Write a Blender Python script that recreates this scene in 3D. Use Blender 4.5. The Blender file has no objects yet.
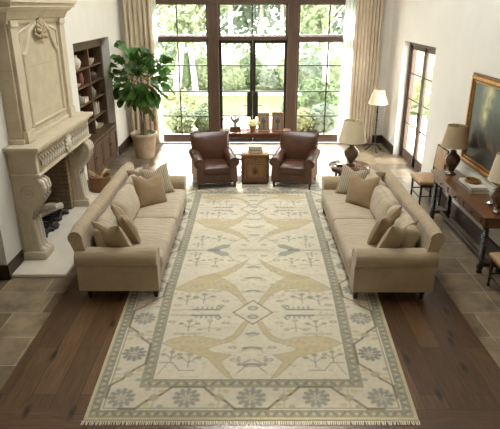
import bpy, math, random
import numpy as np
from mathutils import Vector, Matrix, noise
random.seed(7)
PI = math.pi
col = bpy.context.scene.collection
sc = bpy.context.scene

# ------------------------------------------------------------------ materials
def lin(c):
    return tuple((v / 12.92 if v <= 0.04045 else ((v + 0.055) / 1.055) ** 2.4) for v in [x / 255 for x in c])

def new_mat(name):
    m = bpy.data.materials.new(name); m.use_nodes = True
    nt = m.node_tree; b = nt.nodes['Principled BSDF']
    return m, nt, b

def tex_coord(nt, scale=(1, 1, 1), rot=(0, 0, 0), loc=(0, 0, 0)):
    tc = nt.nodes.new('ShaderNodeTexCoord'); mp = nt.nodes.new('ShaderNodeMapping')
    nt.links.new(tc.outputs['Object'], mp.inputs['Vector'])
    mp.inputs['Scale'].default_value = scale; mp.inputs['Rotation'].default_value = rot; mp.inputs['Location'].default_value = loc
    return mp.outputs['Vector']

def noise_node(nt, vec, scale, detail=4, rough=0.55):
    n = nt.nodes.new('ShaderNodeTexNoise'); n.inputs['Scale'].default_value = scale
    n.inputs['Detail'].default_value = detail; n.inputs['Roughness'].default_value = rough
    if vec is not None: nt.links.new(vec, n.inputs['Vector'])
    return n.outputs['Fac']

def ramp(nt, fac, stops):
    r = nt.nodes.new('ShaderNodeValToRGB'); nt.links.new(fac, r.inputs['Fac'])
    e = r.color_ramp.elements
    while len(e) < len(stops): e.new(0.5)
    for i, (p, c) in enumerate(stops):
        e[i].position = p; e[i].color = (*c, 1)
    return r.outputs['Color']

def mix(nt, fac, a, b, mode='MIX'):
    n = nt.nodes.new('ShaderNodeMix'); n.data_type = 'RGBA'; n.blend_type = mode
    for sock, v in ((n.inputs[0], fac), (n.inputs[6], a), (n.inputs[7], b)):
        if hasattr(v, 'links'): nt.links.new(v, sock)
        elif isinstance(v, tuple): sock.default_value = (*v, 1)
        else: sock.default_value = v
    return n.outputs[2]

def bump(nt, b, height, strength=0.3, dist=0.01):
    n = nt.nodes.new('ShaderNodeBump'); n.inputs['Strength'].default_value = strength; n.inputs['Distance'].default_value = dist
    nt.links.new(height, n.inputs['Height']); nt.links.new(n.outputs['Normal'], b.inputs['Normal'])

def mat(name, c, rough=0.6, var=0.12, vscale=6, metal=0.0, bscale=60, bstr=0.1, bdist=0.004, sheen=0.0, stretch=(1, 1, 1), coat=0.0, spec=None, transl=0.0):
    m, nt, b = new_mat(name); c = lin(c)
    v = tex_coord(nt, stretch)
    f = noise_node(nt, v, vscale, 5)
    lo = tuple(x * (1 - var) for x in c); hi = tuple(min(1, x * (1 + var)) for x in c)
    colr = ramp(nt, f, [(0.3, lo), (0.7, hi)])
    nt.links.new(colr, b.inputs['Base Color'])
    b.inputs['Roughness'].default_value = rough; b.inputs['Metallic'].default_value = metal
    b.inputs['Sheen Weight'].default_value = sheen; b.inputs['Coat Weight'].default_value = coat
    if spec is not None: b.inputs['Specular IOR Level'].default_value = spec
    if bstr: bump(nt, b, noise_node(nt, v, bscale, 3), bstr, bdist)
    if transl:
        out = nt.nodes['Material Output']; t = nt.nodes.new('ShaderNodeBsdfTranslucent'); nt.links.new(colr, t.inputs['Color'])
        mx = nt.nodes.new('ShaderNodeMixShader'); mx.inputs[0].default_value = transl
        nt.links.new(b.outputs[0], mx.inputs[1]); nt.links.new(t.outputs[0], mx.inputs[2]); nt.links.new(mx.outputs[0], out.inputs['Surface'])
    return m

def linen(name, c, scale=260, wr=1.0):
    m, nt, b = new_mat(name); c = lin(c)
    v = tex_coord(nt)
    f = noise_node(nt, v, 5, 5)
    base = ramp(nt, f, [(0.3, tuple(x * .9 for x in c)), (0.7, tuple(min(1, x * 1.08) for x in c))])
    v2 = tex_coord(nt, (1, 1, .25)); f2 = noise_node(nt, v2, scale, 2)
    fine = ramp(nt, f2, [(0.3, (.82, .82, .82)), (0.7, (1, 1, 1))])
    nt.links.new(mix(nt, 1.0, base, fine, 'MULTIPLY'), b.inputs['Base Color'])
    b.inputs['Roughness'].default_value = 0.85; b.inputs['Sheen Weight'].default_value = 0.25
    v3 = tex_coord(nt, (1.2, 5, 1.2)); f3 = noise_node(nt, v3, 4.0, 3)
    ad = nt.nodes.new('ShaderNodeMath'); ad.operation = 'MULTIPLY_ADD'
    nt.links.new(f2, ad.inputs[0]); ad.inputs[1].default_value = .03; nt.links.new(f3, ad.inputs[2])
    bump(nt, b, ad.outputs[0], 0.55 * wr, 0.03)
    return m

def wood(name, c, rough=0.45, stretch=(1, 1, 12), scale=5, var=.35, coat=0.0):
    m, nt, b = new_mat(name); c = lin(c)
    s = tuple(12 / k if k > 1 else 12 for k in stretch)
    v = tex_coord(nt, s); f = noise_node(nt, v, scale / 3, 6, .65)
    nt.links.new(ramp(nt, f, [(0.25, tuple(x * (1 - var) for x in c)), (0.55, c), (0.8, tuple(min(1, x * (1 + var)) for x in c))]), b.inputs['Base Color'])
    b.inputs['Roughness'].default_value = rough; b.inputs['Coat Weight'].default_value = coat
    bump(nt, b, f, .15, .004)
    return m

def plank_mat():
    m, nt, b = new_mat('wide_plank_oak')
    v = tex_coord(nt, (1, 1, 1), (0, 0, PI / 2), (0, 0, 0))
    br = nt.nodes.new('ShaderNodeTexBrick'); nt.links.new(v, br.inputs['Vector'])
    br.offset = 0.37; br.offset_frequency = 2; br.inputs['Scale'].default_value = 1
    br.inputs['Brick Width'].default_value = 1.9; br.inputs['Row Height'].default_value = .215
    br.inputs['Mortar Size'].default_value = .0025; br.inputs['Mortar Smooth'].default_value = .2
    br.inputs['Color1'].default_value = (*lin((112, 84, 56)), 1); br.inputs['Color2'].default_value = (*lin((74, 52, 35)), 1)
    br.inputs['Mortar'].default_value = (*lin((28, 18, 12)), 1)
    g = noise_node(nt, tex_coord(nt, (16, 1.3, 1)), 2.2, 7, .7)
    gr = ramp(nt, g, [(0.25, (.5, .47, .43)), (0.5, (.95, .93, .9)), (0.72, (1.4, 1.34, 1.24))])
    c1 = mix(nt, 1.0, br.outputs['Color'], gr, 'MULTIPLY')
    # knots
    vo = nt.nodes.new('ShaderNodeTexVoronoi'); vo.voronoi_dimensions = '2D'; nt.links.new(tex_coord(nt, (2.6, .9, 1)), vo.inputs['Vector']); vo.inputs['Scale'].default_value = 1.3
    kn = ramp(nt, vo.outputs['Distance'], [(0.03, (.14, .11, .09)), (0.13, (1, 1, 1))])
    c2 = mix(nt, 1.0, c1, kn, 'MULTIPLY')
    nt.links.new(c2, b.inputs['Base Color'])
    rr = nt.nodes.new('ShaderNodeMapRange'); nt.links.new(g, rr.inputs[0]); rr.inputs[3].default_value = .27; rr.inputs[4].default_value = .42
    nt.links.new(rr.outputs[0], b.inputs['Roughness'])
    ad = nt.nodes.new('ShaderNodeMath'); ad.operation = 'SUBTRACT'; nt.links.new(g, ad.inputs[0]); nt.links.new(br.outputs['Fac'], ad.inputs[1])
    bump(nt, b, ad.outputs[0], .2, .004)
    return m

def slab_mat():
    m, nt, b = new_mat('tumbled_stone_slabs')
    v = tex_coord(nt, (1, 1, 1), (0, 0, 0), (.13, .02, 0))
    br = nt.nodes.new('ShaderNodeTexBrick'); nt.links.new(v, br.inputs['Vector'])
    br.offset = 0.42; br.offset_frequency = 2; br.squash = .72; br.squash_frequency = 3; br.inputs['Scale'].default_value = 1
    br.inputs['Brick Width'].default_value = .74; br.inputs['Row Height'].default_value = .47
    br.inputs['Mortar Size'].default_value = .006; br.inputs['Mortar Smooth'].default_value = .3; br.inputs['Bias'].default_value = 0
    br.inputs['Color1'].default_value = (*lin((98, 84, 66)), 1); br.inputs['Color2'].default_value = (*lin((142, 127, 104)), 1)
    br.inputs['Mortar'].default_value = (*lin((168, 158, 138)), 1)
    n1 = noise_node(nt, tex_coord(nt), 3.5, 8, .65)
    gr = ramp(nt, n1, [(0.3, (.5, .48, .46)), (0.5, (.95, .93, .9)), (0.7, (1.35, 1.24, 1.08))])
    nt.links.new(mix(nt, 1.0, br.outputs['Color'], gr, 'MULTIPLY'), b.inputs['Base Color'])
    b.inputs['Roughness'].default_value = .3
    n2 = noise_node(nt, tex_coord(nt), 9, 6, .6)
    ad = nt.nodes.new('ShaderNodeMath'); ad.operation = 'SUBTRACT'; nt.links.new(n2, ad.inputs[0]); nt.links.new(br.outputs['Fac'], ad.inputs[1])
    bump(nt, b, ad.outputs[0], .25, .008)
    return m

def brick_mat(name, c1, c2, mo, w, h, rough=.8, rot=(PI / 2, 0, 0), ms=.006):
    m, nt, b = new_mat(name)
    v = tex_coord(nt, (1, 1, 1), rot)
    br = nt.nodes.new('ShaderNodeTexBrick'); nt.links.new(v, br.inputs['Vector']); br.inputs['Scale'].default_value = 1
    br.inputs['Brick Width'].default_value = w; br.inputs['Row Height'].default_value = h; br.inputs['Mortar Size'].default_value = ms
    br.inputs['Color1'].default_value = (*lin(c1), 1); br.inputs['Color2'].default_value = (*lin(c2), 1); br.inputs['Mortar'].default_value = (*lin(mo), 1)
    n = noise_node(nt, tex_coord(nt), 5, 6, .6)
    gr = ramp(nt, n, [(0.3, (.85, .85, .85)), (0.7, (1.08, 1.06, 1.02))])
    nt.links.new(mix(nt, 1.0, br.outputs['Color'], gr, 'MULTIPLY'), b.inputs['Base Color'])
    b.inputs['Roughness'].default_value = rough
    bump(nt, b, n, .2, .005)
    return m

def glass_mat():
    m, nt, b = new_mat('window_glass'); nt.nodes.remove(b)
    out = nt.nodes['Material Output']; t = nt.nodes.new('ShaderNodeBsdfTransparent'); g = nt.nodes.new('ShaderNodeBsdfGlossy')
    g.inputs['Roughness'].default_value = .02; t.inputs['Color'].default_value = (.97, .98, .97, 1)
    mx = nt.nodes.new('ShaderNodeMixShader'); mx.inputs[0].default_value = .05
    nt.links.new(t.outputs[0], mx.inputs[1]); nt.links.new(g.outputs[0], mx.inputs[2]); nt.links.new(mx.outputs[0], out.inputs['Surface'])
    return m

def attr_mat(name, rough=.9, sheen=.2, bs=300, bstr=.25):
    m, nt, b = new_mat(name)
    a = nt.nodes.new('ShaderNodeAttribute'); a.attribute_name = 'Col'
    n = noise_node(nt, tex_coord(nt), 22, 5, .7)
    g = ramp(nt, n, [(0.25, (.86, .86, .86)), (0.75, (1.06, 1.06, 1.06))])
    nt.links.new(mix(nt, 1.0, a.outputs['Color'], g, 'MULTIPLY'), b.inputs['Base Color'])
    b.inputs['Roughness'].default_value = rough; b.inputs['Sheen Weight'].default_value = sheen
    bump(nt, b, noise_node(nt, tex_coord(nt), bs, 2), bstr, .003)
    return m

def stripe_mat(name, c1, c2, scale=24):
    m, nt, b = new_mat(name)
    w = nt.nodes.new('ShaderNodeTexWave'); nt.links.new(tex_coord(nt), w.inputs['Vector']); w.bands_direction = 'X'
    w.inputs['Scale'].default_value = scale; w.inputs['Distortion'].default_value = .4
    nt.links.new(ramp(nt, w.outputs['Fac'], [(0.45, lin(c1)), (0.6, lin(c2))]), b.inputs['Base Color'])
    b.inputs['Roughness'].default_value = .9
    bump(nt, b, noise_node(nt, tex_coord(nt), 200, 2), .2, .003)
    return m

M = dict(
    plaster=mat('warm_cream_plaster', (230, 226, 217), .85, .03, 2, bscale=25, bstr=.12),
    ceil=mat('ceiling_plaster', (234, 230, 222), .9, .03, 2, bstr=.05),
    plank=plank_mat(), slab=slab_mat(),
    base=wood('dark_baseboard_wood', (58, 40, 29), .4, (1, 12, 1)),
    frame=wood('dark_window_wood', (84, 64, 48), .5, (1, 1, 12)),
    steel=mat('dark_bronze_steel', (40, 35, 30), .65, .1, spec=.2, bstr=0),
    glass=glass_mat(),
    lime=brick_mat('limestone_blocks', (200, 186, 160), (192, 177, 150), (174, 159, 132), .62, .36, .75, (PI / 2, 0, PI / 2), .003),
    limeplain=mat('carved_limestone', (202, 188, 162), .72, .08, 5, bscale=30, bstr=.25, bdist=.006),
    limewhite=mat('pale_hearth_limestone', (216, 206, 188), .5, .06, 4, bscale=20, bstr=.15),
    carve=mat('weathered_carved_stone', (182, 165, 135), .85, .35, 34, bscale=40, bstr=.5, bdist=.02),
    firebrick=brick_mat('sooty_fire_brick', (150, 130, 102), (132, 112, 86), (108, 94, 76), .2, .07, .9, (PI / 2, 0, 0)),
    soot=mat('black_cast_iron', (28, 26, 25), .6, .2, metal=.4),
    ash=mat('ash_and_coal', (70, 68, 66), .95, .6, 40, bscale=60, bstr=.8, bdist=.02),
    birch=mat('birch_bark', (196, 186, 168), .8, .35, 12, stretch=(1, 1, 6)),
    linen=linen('oatmeal_linen', (178, 157, 126)),
    linend=linen('oatmeal_linen_cushions', (192, 174, 147), wr=1.3),
    pil_tan=linen('tan_woven_linen', (156, 130, 96)),
    pil_sand=linen('sand_linen', (178, 156, 122)),
    pil_stripe=stripe_mat('striped_taupe_linen', (150, 134, 112), (186, 172, 150), 10),
    pil_taupe=linen('taupe_linen', (128, 106, 80)),
    leather=mat('chestnut_leather', (76, 44, 25), .33, .3, 5, bscale=90, bstr=.2, coat=.15),
    darkwood=wood('dark_turned_wood', (52, 32, 22), .35, (1, 1, 12), coat=.2),
    walnut=wood('aged_walnut', (104, 68, 42), .3, (1, 12, 1), coat=.25),
    walnutx=wood('walnut_console_top', (112, 70, 44), .22, (12, 1, 1), coat=.4),
    cabinet=wood('rustic_cabinet_oak', (100, 75, 53), .5, (1, 1, 12)),
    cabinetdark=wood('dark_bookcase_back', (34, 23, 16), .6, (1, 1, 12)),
    chestw=wood('carved_honey_wood', (150, 110, 66), .5, (1, 1, 12)),
    chestd=wood('brown_chest_wood', (98, 66, 40), .45, (1, 1, 12)),
    terracotta=mat('weathered_tan_ceramic', (186, 168, 140), .75, .2, 6, bscale=20, bstr=.3, bdist=.01),
    soil=mat('mossy_soil', (96, 100, 56), .95, .5, 30, bscale=50, bstr=.8, bdist=.02),
    leaf=mat('fiddle_leaf_green', (72, 110, 48), .38, .4, 3, bscale=14, bstr=.2, transl=.18),
    bark=mat('grey_brown_bark', (120, 100, 76), .85, .3, 8, bscale=30, bstr=.5),
    curtain=mat('natural_linen_curtain', (224, 210, 186), .9, .06, 3, bscale=200, bstr=.1, transl=.3),
    sheer=mat('white_sheer_lining', (238, 240, 238), .9, .03, 3, bstr=0, transl=.55),
    iron=mat('black_wrought_iron', (42, 32, 26), .5, .2, metal=.5),
    shade=mat('cream_lamp_shade', (240, 230, 206), .85, .04, 8, bscale=200, bstr=.1, transl=.4),
    shadetan=mat('parchment_lamp_shade', (216, 196, 160), .85, .05, 8, bscale=200, bstr=.1, transl=.45),
    brassd=mat('aged_brass', (150, 118, 66), .35, .2, metal=.8, bstr=.1),
    urn=mat('olive_bronze_glaze', (112, 96, 66), .3, .35, 9, bscale=20, bstr=.3, coat=.3),
    urnbrown=mat('brown_glazed_ceramic', (92, 62, 38), .22, .4, 8, bscale=12, bstr=.2, coat=.5),
    basket=mat('wicker', (134, 94, 60), .8, .35, 40, bscale=70, bstr=1, bdist=.02, stretch=(1, 1, 3)),
    stick=mat('kindling', (202, 180, 144), .8, .2, 20),
    gold=mat('antique_gilt', (176, 126, 62), .32, .3, 20, metal=.75, bscale=60, bstr=.4, bdist=.006),
    golddark=mat('dark_gilt_edge', (110, 70, 34), .4, .3, 20, metal=.5),
    paper=mat('book_pages', (222, 212, 190), .9, .05),
    bookgrey=mat('grey_book_cloth', (120, 116, 106), .6, .1), bookwhite=mat('cream_book_cloth', (208, 200, 184), .6, .1),
    bookbrown=mat('brown_book_cloth', (84, 58, 42), .6, .2), bookred=mat('dusty_rose_ceramic', (124, 70, 64), .5, .1),
    ceramic=mat('ivory_ceramic', (212, 200, 178), .4, .08), ceramdark=mat('dark_brown_ceramic', (74, 54, 42), .4, .2),
    cergrey=mat('grey_ceramic', (130, 126, 118), .5, .15), silver=mat('silver_metal', (190, 190, 188), .25, .05, metal=.9),
    seat=mat('tan_leather_seat', (168, 134, 96), .5, .15, 8, bstr=.15),
    blackglass=mat('black_box_lacquer', (40, 38, 38), .25, .1),
    fringe=mat('cream_cotton_fringe', (214, 204, 182), .95, .1, 30),
    rug=attr_mat('hand_knotted_wool'), canvas=attr_mat('oil_on_canvas', .45, 0, 60, .1),
    patio=mat('pale_patio_stone', (196, 188, 174), .8, .06, 3), lawn=mat('lawn_grass', (80, 98, 54), .95, .2, 4, bscale=80, bstr=.5, bdist=.03),
    leafA=mat('pale_green_leaves', (132, 143, 110), .7, .25, 3, bstr=0, transl=.35), leafB=mat('fresh_green_leaves', (98, 114, 80), .7, .25, 3, bstr=0, transl=.35),
    leafC=mat('grey_green_leaves', (116, 128, 110), .7, .25, 3, bstr=0, transl=.35), leafD=mat('yellow_green_leaves', (140, 144, 104), .7, .2, 3, bstr=0, transl=.35),
    petal=mat('cream_hydrangea', (206, 210, 160), .8, .2, 20, bstr=0, transl=.2),
    trunkw=mat('pale_birch_trunk', (190, 182, 170), .8, .12, 6), gardenwall=mat('garden_groundcover', (92, 104, 66), .9, .1),
)

# ------------------------------------------------------------------ mesh helper
ORG = {}
class MB:
    def __init__(s): s.v = []; s.f = []
    def add(s, vs, fs):
        o = len(s.v); s.v += [tuple(v) for v in vs]; s.f += [tuple(i + o for i in f) for f in fs]; return s
    def box(s, x0, x1, y0, y1, z0, z1, R=None, c=None):
        vs = [Vector((x, y, z)) for x in (x0, x1) for y in (y0, y1) for z in (z0, z1)]
        if R is not None:
            c = Vector(c) if c is not None else Vector(((x0 + x1) / 2, (y0 + y1) / 2, (z0 + z1) / 2))
            vs = [c + R @ (v - c) for v in vs]
        return s.add(vs, [(0, 1, 3, 2), (4, 6, 7, 5), (0, 4, 5, 1), (2, 3, 7, 6), (0, 2, 6, 4), (1, 5, 7, 3)])
    def prism(s, poly, axis, a, b):
        n = len(poly)
        def mk(p, t):
            return {'x': (t, p[0], p[1]), 'y': (p[0], t, p[1]), 'z': (p[0], p[1], t)}[axis]
        vs = [mk(p, a) for p in poly] + [mk(p, b) for p in poly]
        fs = [(i, (i + 1) % n, n + (i + 1) % n, n + i) for i in range(n)] + [tuple(range(n))[::-1], tuple(range(n, 2 * n))]
        return s.add(vs, fs)
    def lathe(s, prof, c=(0, 0, 0), n=24, ripple=None):
        vs = []; fs = []; k = len(prof)
        for j in range(n):
            a = 2 * PI * j / n
            for (r, z) in prof:
                rr = r * (1 + (ripple(a, z) if ripple else 0))
                vs.append((c[0] + rr * math.cos(a), c[1] + rr * math.sin(a), c[2] + z))
        for j in range(n):
            for i in range(k - 1):
                a, b2 = j * k + i, ((j + 1) % n) * k + i
                fs.append((a, b2, b2 + 1, a + 1))
        o = len(vs)
        if prof[0][0] > 1e-4: fs.append(tuple(j * k for j in range(n))[::-1])
        if prof[-1][0] > 1e-4: fs.append(tuple(j * k + k - 1 for j in range(n)))
        return s.add(vs, fs)
    def tube(s, pts, rad, n=8, flat=1.0):
        pts = [Vector(p) for p in pts]
        if not hasattr(rad, '__len__'): rad = [rad] * len(pts)
        vs = []; fs = []
        up = Vector((0, 0, 1))
        for i, p in enumerate(pts):
            d = (pts[min(i + 1, len(pts) - 1)] - pts[max(i - 1, 0)]).normalized()
            ref = up if abs(d.z) < .95 else Vector((1, 0, 0))
            a = d.cross(ref).normalized(); b2 = a.cross(d)
            for j in range(n):
                t = 2 * PI * j / n
                vs.append(p + a * math.cos(t) * rad[i] + b2 * math.sin(t) * rad[i] * flat)
        for i in range(len(pts) - 1):
            for j in range(n):
                fs.append((i * n + j, i * n + (j + 1) % n, (i + 1) * n + (j + 1) % n, (i + 1) * n + j))
        fs.append(tuple(range(n))[::-1]); m = (len(pts) - 1) * n; fs.append(tuple(range(m, m + n)))
        return s.add(vs, fs)
    def sheet(s, fn, nu, nv):
        vs = [fn(i / nu, j / nv) for i in range(nu + 1) for j in range(nv + 1)]
        fs = [(i * (nv + 1) + j, (i + 1) * (nv + 1) + j, (i + 1) * (nv + 1) + j + 1, i * (nv + 1) + j + 1) for i in range(nu) for j in range(nv)]
        return s.add(vs, fs)
    def cushion(s, c, half, r=.06, crown=(0, 0, 0), R=None, n=12, wob=.006, seed=0):
        c = Vector(c); R = R or Matrix.Identity(3); h = Vector(half)
        t = [-1, -.97, -.9, -.8, -.6, -.35, -.1, .1, .35, .6, .8, .9, .97, 1]; n = len(t)
        idx = {}; vs = []; fs = []
        def vert(p):
            k = tuple(round(x, 4) for x in p)
            if k in idx: return idx[k]
            P = Vector((p[0] * h.x, p[1] * h.y, p[2] * h.z)); rr = min(r, h.x * .98, h.y * .98, h.z * .98)
            q = Vector([max(-(h[i] - rr), min(h[i] - rr, P[i])) for i in range(3)])
            d = P - q
            if d.length > 1e-9: P = q + d.normalized() * rr
            x, y, z = p
            P.x += crown[0] * x * (1 - y * y) * (1 - z * z); P.y += crown[1] * y * (1 - x * x) * (1 - z * z); P.z += crown[2] * z * (1 - x * x) * (1 - y * y)
            P += wob * noise.noise_vector(P * 7 + Vector((seed, seed * 2, 0)))
            idx[k] = len(vs); vs.append(c + R @ P); return idx[k]
        for ax in range(3):
            for sg in (-1, 1):
                for i in range(n - 1):
                    for j in range(n - 1):
                        q = []
                        for (a, b2) in ((i, j), (i + 1, j), (i + 1, j + 1), (i, j + 1)):
                            p = [0, 0, 0]; p[ax] = sg; p[(ax + 1) % 3] = t[a]; p[(ax + 2) % 3] = t[b2]; q.append(vert(p))
                        fs.append(tuple(q if sg > 0 else q[::-1]))
        return s.add(vs, fs)
    def pillow(s, c, L, H, T, R, seed=0, n=16):
        c = Vector(c)
        for sg in (-1, 1):
            vs = []; fs = []
            for i in range(n + 1):
                for j in range(n + 1):
                    u = 2 * i / n - 1; v = 2 * j / n - 1
                    x = L / 2 * u * (1 - .11 * (1 - v * v) * u * u); z = H / 2 * v * (1 - .11 * (1 - u * u) * v * v)
                    t = T / 2 * (max(0, 1 - u * u) * max(0, 1 - v * v)) ** .42
                    dent = .35 * math.exp(-((u) / .35) ** 2 - ((v - 1) / .5) ** 2)
                    z -= .05 * math.exp(-(u / .35) ** 2) * max(0, v) ** 2
                    t *= 1 - dent
                    w = noise.noise(Vector((u * 2.2 + seed * 3.1, v * 2.2, sg * 2))) * .12
                    t *= 1 + w
                    vs.append(c + R @ Vector((x, sg * t, z)))
            for i in range(n):
                for j in range(n):
                    a = i * (n + 1) + j; q = (a, a + n + 1, a + n + 2, a + 1)
                    fs.append(q if sg < 0 else q[::-1])
            s.add(vs, fs)
        return s
    def build(s, name, m, parent=None, smooth=False, bevel=0, seg=2, auto=True, kind=None):
        me = bpy.data.meshes.new(name)
        o = ORG.get(parent.name, (0, 0, 0)) if parent else (0, 0, 0)
        me.from_pydata([(v[0] - o[0], v[1] - o[1], v[2] - o[2]) for v in s.v], [], s.f)
        me.materials.append(m)
        ob = bpy.data.objects.new(name, me); col.objects.link(ob)
        if smooth:
            me.polygons.foreach_set('use_smooth', [True] * len(me.polygons))
            if auto: me.set_sharp_from_angle(angle=math.radians(42))
        if bevel:
            b = ob.modifiers.new('bevel', 'BEVEL'); b.width = bevel; b.segments = seg; b.limit_method = 'ANGLE'; b.angle_limit = math.radians(35)
            me.polygons.foreach_set('use_smooth', [True] * len(me.polygons))
            b.harden_normals = True
        if parent: ob.parent = parent; ORG[ob.name] = o
        if kind: ob['kind'] = kind
        return ob

def tag(o, label, cat, group=None):
    o['label'] = label; o['category'] = cat
    if group: o['group'] = group
    return o
def thing(name, label, cat, loc=(0, 0, 0), group=None, local=False):
    o = bpy.data.objects.new(name, None); col.objects.link(o); o.location = (0, 0, 0) if local else loc
    o.empty_display_size = .1; ORG[o.name] = (0, 0, 0) if local else tuple(loc)
    return tag(o, label, cat, group)
def place(o, loc, rz=0):
    o.location = loc; o.rotation_euler = (0, 0, rz); return o
def copy_tree(o, parent=None):
    c = o.copy(); col.objects.link(c)
    if parent: c.parent = parent
    for ch in list(o.children): copy_tree(ch, c)
    return c
def dup(o, loc, rz, label):
    c = copy_tree(o); place(c, loc, rz); c['label'] = label; return c
def struct(name, mb, m, **k): return mb.build(name, m, kind='structure', **k)
def rotx(a): return Matrix.Rotation(a, 3, 'X')
def roty(a): return Matrix.Rotation(a, 3, 'Y')
def rotz(a): return Matrix.Rotation(a, 3, 'Z')

# ------------------------------------------------------------------ the room
XL, XR, YB, YF, ZC = -3.04, 3.34, 13.2, -2.6, 6.6
struct('floor', MB().box(-2.24, 2.38, 3.62, YB, -.1, 0), M['plank'])
m_cross = M['plank'].copy(); m_cross.name = 'cross_plank_oak'
for n in m_cross.node_tree.nodes:
    if n.type == 'MAPPING' and abs(n.inputs['Rotation'].default_value[2] - PI / 2) < .01: n.inputs['Rotation'].default_value = (0, 0, 0); n.inputs['Location'].default_value = (.4, .05, 0)
    elif n.type == 'MAPPING' and n.inputs['Scale'].default_value[0] == 16: n.inputs['Scale'].default_value = (1.3, 16, 1)
struct('floor', MB().box(-4.0, 4.0, YF, 3.62, -.1, 0), m_cross)
struct('floor', MB().box(-4.0, -2.24, 3.62, YB, -.1, 0), M['slab'])
struct('floor', MB().box(2.38, 3.9, 3.62, YB, -.1, 0), M['slab'])
SK = (-.7, .8, 5.0, 10.8)   # long skylight, added out of view to brighten the room
struct('ceiling', MB().box(-4.2, SK[0], YF - .3, YB + .3, ZC, ZC + .2).box(SK[1], 4.0, YF - .3, YB + .3, ZC, ZC + .2).box(SK[0], SK[1], YF - .3, SK[2], ZC, ZC + .2).box(SK[0], SK[1], SK[3], YB + .3, ZC, ZC + .2), M['ceil'])
sk = struct('added_skylight', MB().box(SK[0], SK[0] + .08, SK[2], SK[3], ZC + .02, ZC + .14).box(SK[1] - .08, SK[1], SK[2], SK[3], ZC + .02, ZC + .14), M['frame'])
gb = MB()
for k in range(5): gb.box(SK[0], SK[1], SK[2] + k * 1.25, SK[2] + k * 1.25 + .05, ZC + .03, ZC + .1)
gb.build('glazing_bars', M['frame'], sk)
MB().box(SK[0] + .04, SK[1] - .04, SK[2], SK[3], ZC + .1, ZC + .11).build('pane', M['glass'], sk)
# left wall with firebox opening and bookcase recess
wl = MB()
W0 = -4.0
wl.box(W0, XL, 5.95, 6.78, 0, ZC); wl.box(W0, XL, 6.78, 8.36, 1.2, ZC); wl.box(W0, -3.62, 6.78, 8.36, 0, 1.2)
wl.box(W0, XL, 8.36, 9.52, 0, ZC); wl.box(W0, XL, 9.52, 11.97, 2.62, ZC); wl.box(W0, -3.56, 9.52, 11.97, 0, 2.62)
wl.box(W0, XL, 11.97, YB, 0, ZC)
wl.box(W0, -3.38, YF, 5.95, 0, ZC)
struct('wall_left', wl, M['plaster'])
struct('trim_1', MB().box(-3.38, -3.16, 5.74, 5.95, 0, 2.7).box(-3.38, -3.2, 5.6, 5.74, 0, 2.7), M['base'], bevel=.008)
struct('baseboard_left', MB().box(-3.16, XL + .02, 5.92, 5.95, 0, .2).box(XL, XL + .025, 5.92, 6.4, 0, .2).box(XL, XL + .025, 8.9, 9.52, 0, .2)
       .box(XL, XL + .025, 11.97, YB, 0, .2), M['base'], bevel=.005)
# right wall with french door opening
wr = MB(); W1 = 3.62
wr.box(XR, W1, YF, 9.95, 0, ZC); wr.box(XR, W1, 9.95, 12.05, 2.53, ZC); wr.box(XR, W1, 12.05, YB, 0, ZC)
struct('wall_right', wr, M['plaster'])
struct('baseboard_right', MB().box(XR - .03, XR, YF, 9.95, 0, .2).box(XR - .04, XR, YF, 9.95, .2, .215).box(XR - .03, XR, 12.05, YB, 0, .2), M['base'], bevel=.005)
# back wall around the big window
wb = MB()
wb.box(W0, -2.36, YB, YB + .3, 0, ZC); wb.box(2.5, W1, YB, YB + .3, 0, ZC); wb.box(-2.36, 2.5, YB, YB + .3, 3.32, ZC)
struct('wall_back', wb, M['plaster'])
struct('baseboard_back', MB().box(XL, -2.36, YB - .03, YB, 0, .2).box(2.5, XR, YB - .03, YB, 0, .2), M['base'], bevel=.005)
# front wall behind the camera
wf = MB()
wf.box(W0, W1, YF - .3, YF, 0, ZC)
struct('wall_front', wf, M['plaster'])

# back windows: window_1 (left), window_2 (right), door_1 (the pair in the middle), posts between
def glazing(name, x0, x1, y, vbars, hbars, z0, z1, kick=.2):
    f = MB(); w = .06
    f.box(x0, x0 + w, y, y + .09, z0, z1).box(x1 - w, x1, y, y + .09, z0, z1).box(x0, x1, y, y + .09, z1 - w, z1).box(x0, x1, y, y + .09, z0, z0 + kick)
    root = struct(name, f, M['frame'], bevel=.006)
    g = MB()
    for x in vbars: g.box(x - .013, x + .013, y + .02, y + .07, z0 + kick, z1 - w)
    for z in hbars: g.box(x0 + w, x1 - w, y + .02, y + .07, z - .013, z + .013)
    g.build('glazing_bars', M['steel'], root)
    MB().box(x0 + w * .5, x1 - w * .5, y + .042, y + .05, z0 + kick * .8, z1 - w * .5).build('pane', M['glass'], root)
    return root
YW = YB + .06
HB = (1.887, 1.27, .668)
glazing('window_1', -2.36, -.98, YW, (-1.725,), HB, 0, 2.49)
glazing('window_2', 1.12, 2.5, YW, (1.876,), HB, 0, 2.49)
glazing('window_3', -2.36, -.98, YW, (-1.725,), (), 2.56, 3.32, .04)
glazing('window_4', 1.12, 2.5, YW, (1.876,), (), 2.56, 3.32, .04)
glazing('window_5', -.76, .9, YW, (.05,), (), 2.56, 3.32, .04)
struct('trim_2', MB().box(-2.36, -.98, YB, YB + .14, 2.475, 2.575).box(1.12, 2.5, YB, YB + .14, 2.475, 2.575).box(-.76, .9, YB, YB + .14, 2.475, 2.575)
       .box(-.99, -.75, YB - .03, YB + .18, 0, 3.32).box(.89, 1.13, YB - .03, YB + .18, 0, 3.32)
       .box(-2.4, 2.54, YB - .02, YB + .16, 3.28, 3.38), M['frame'], bevel=.012)
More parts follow.
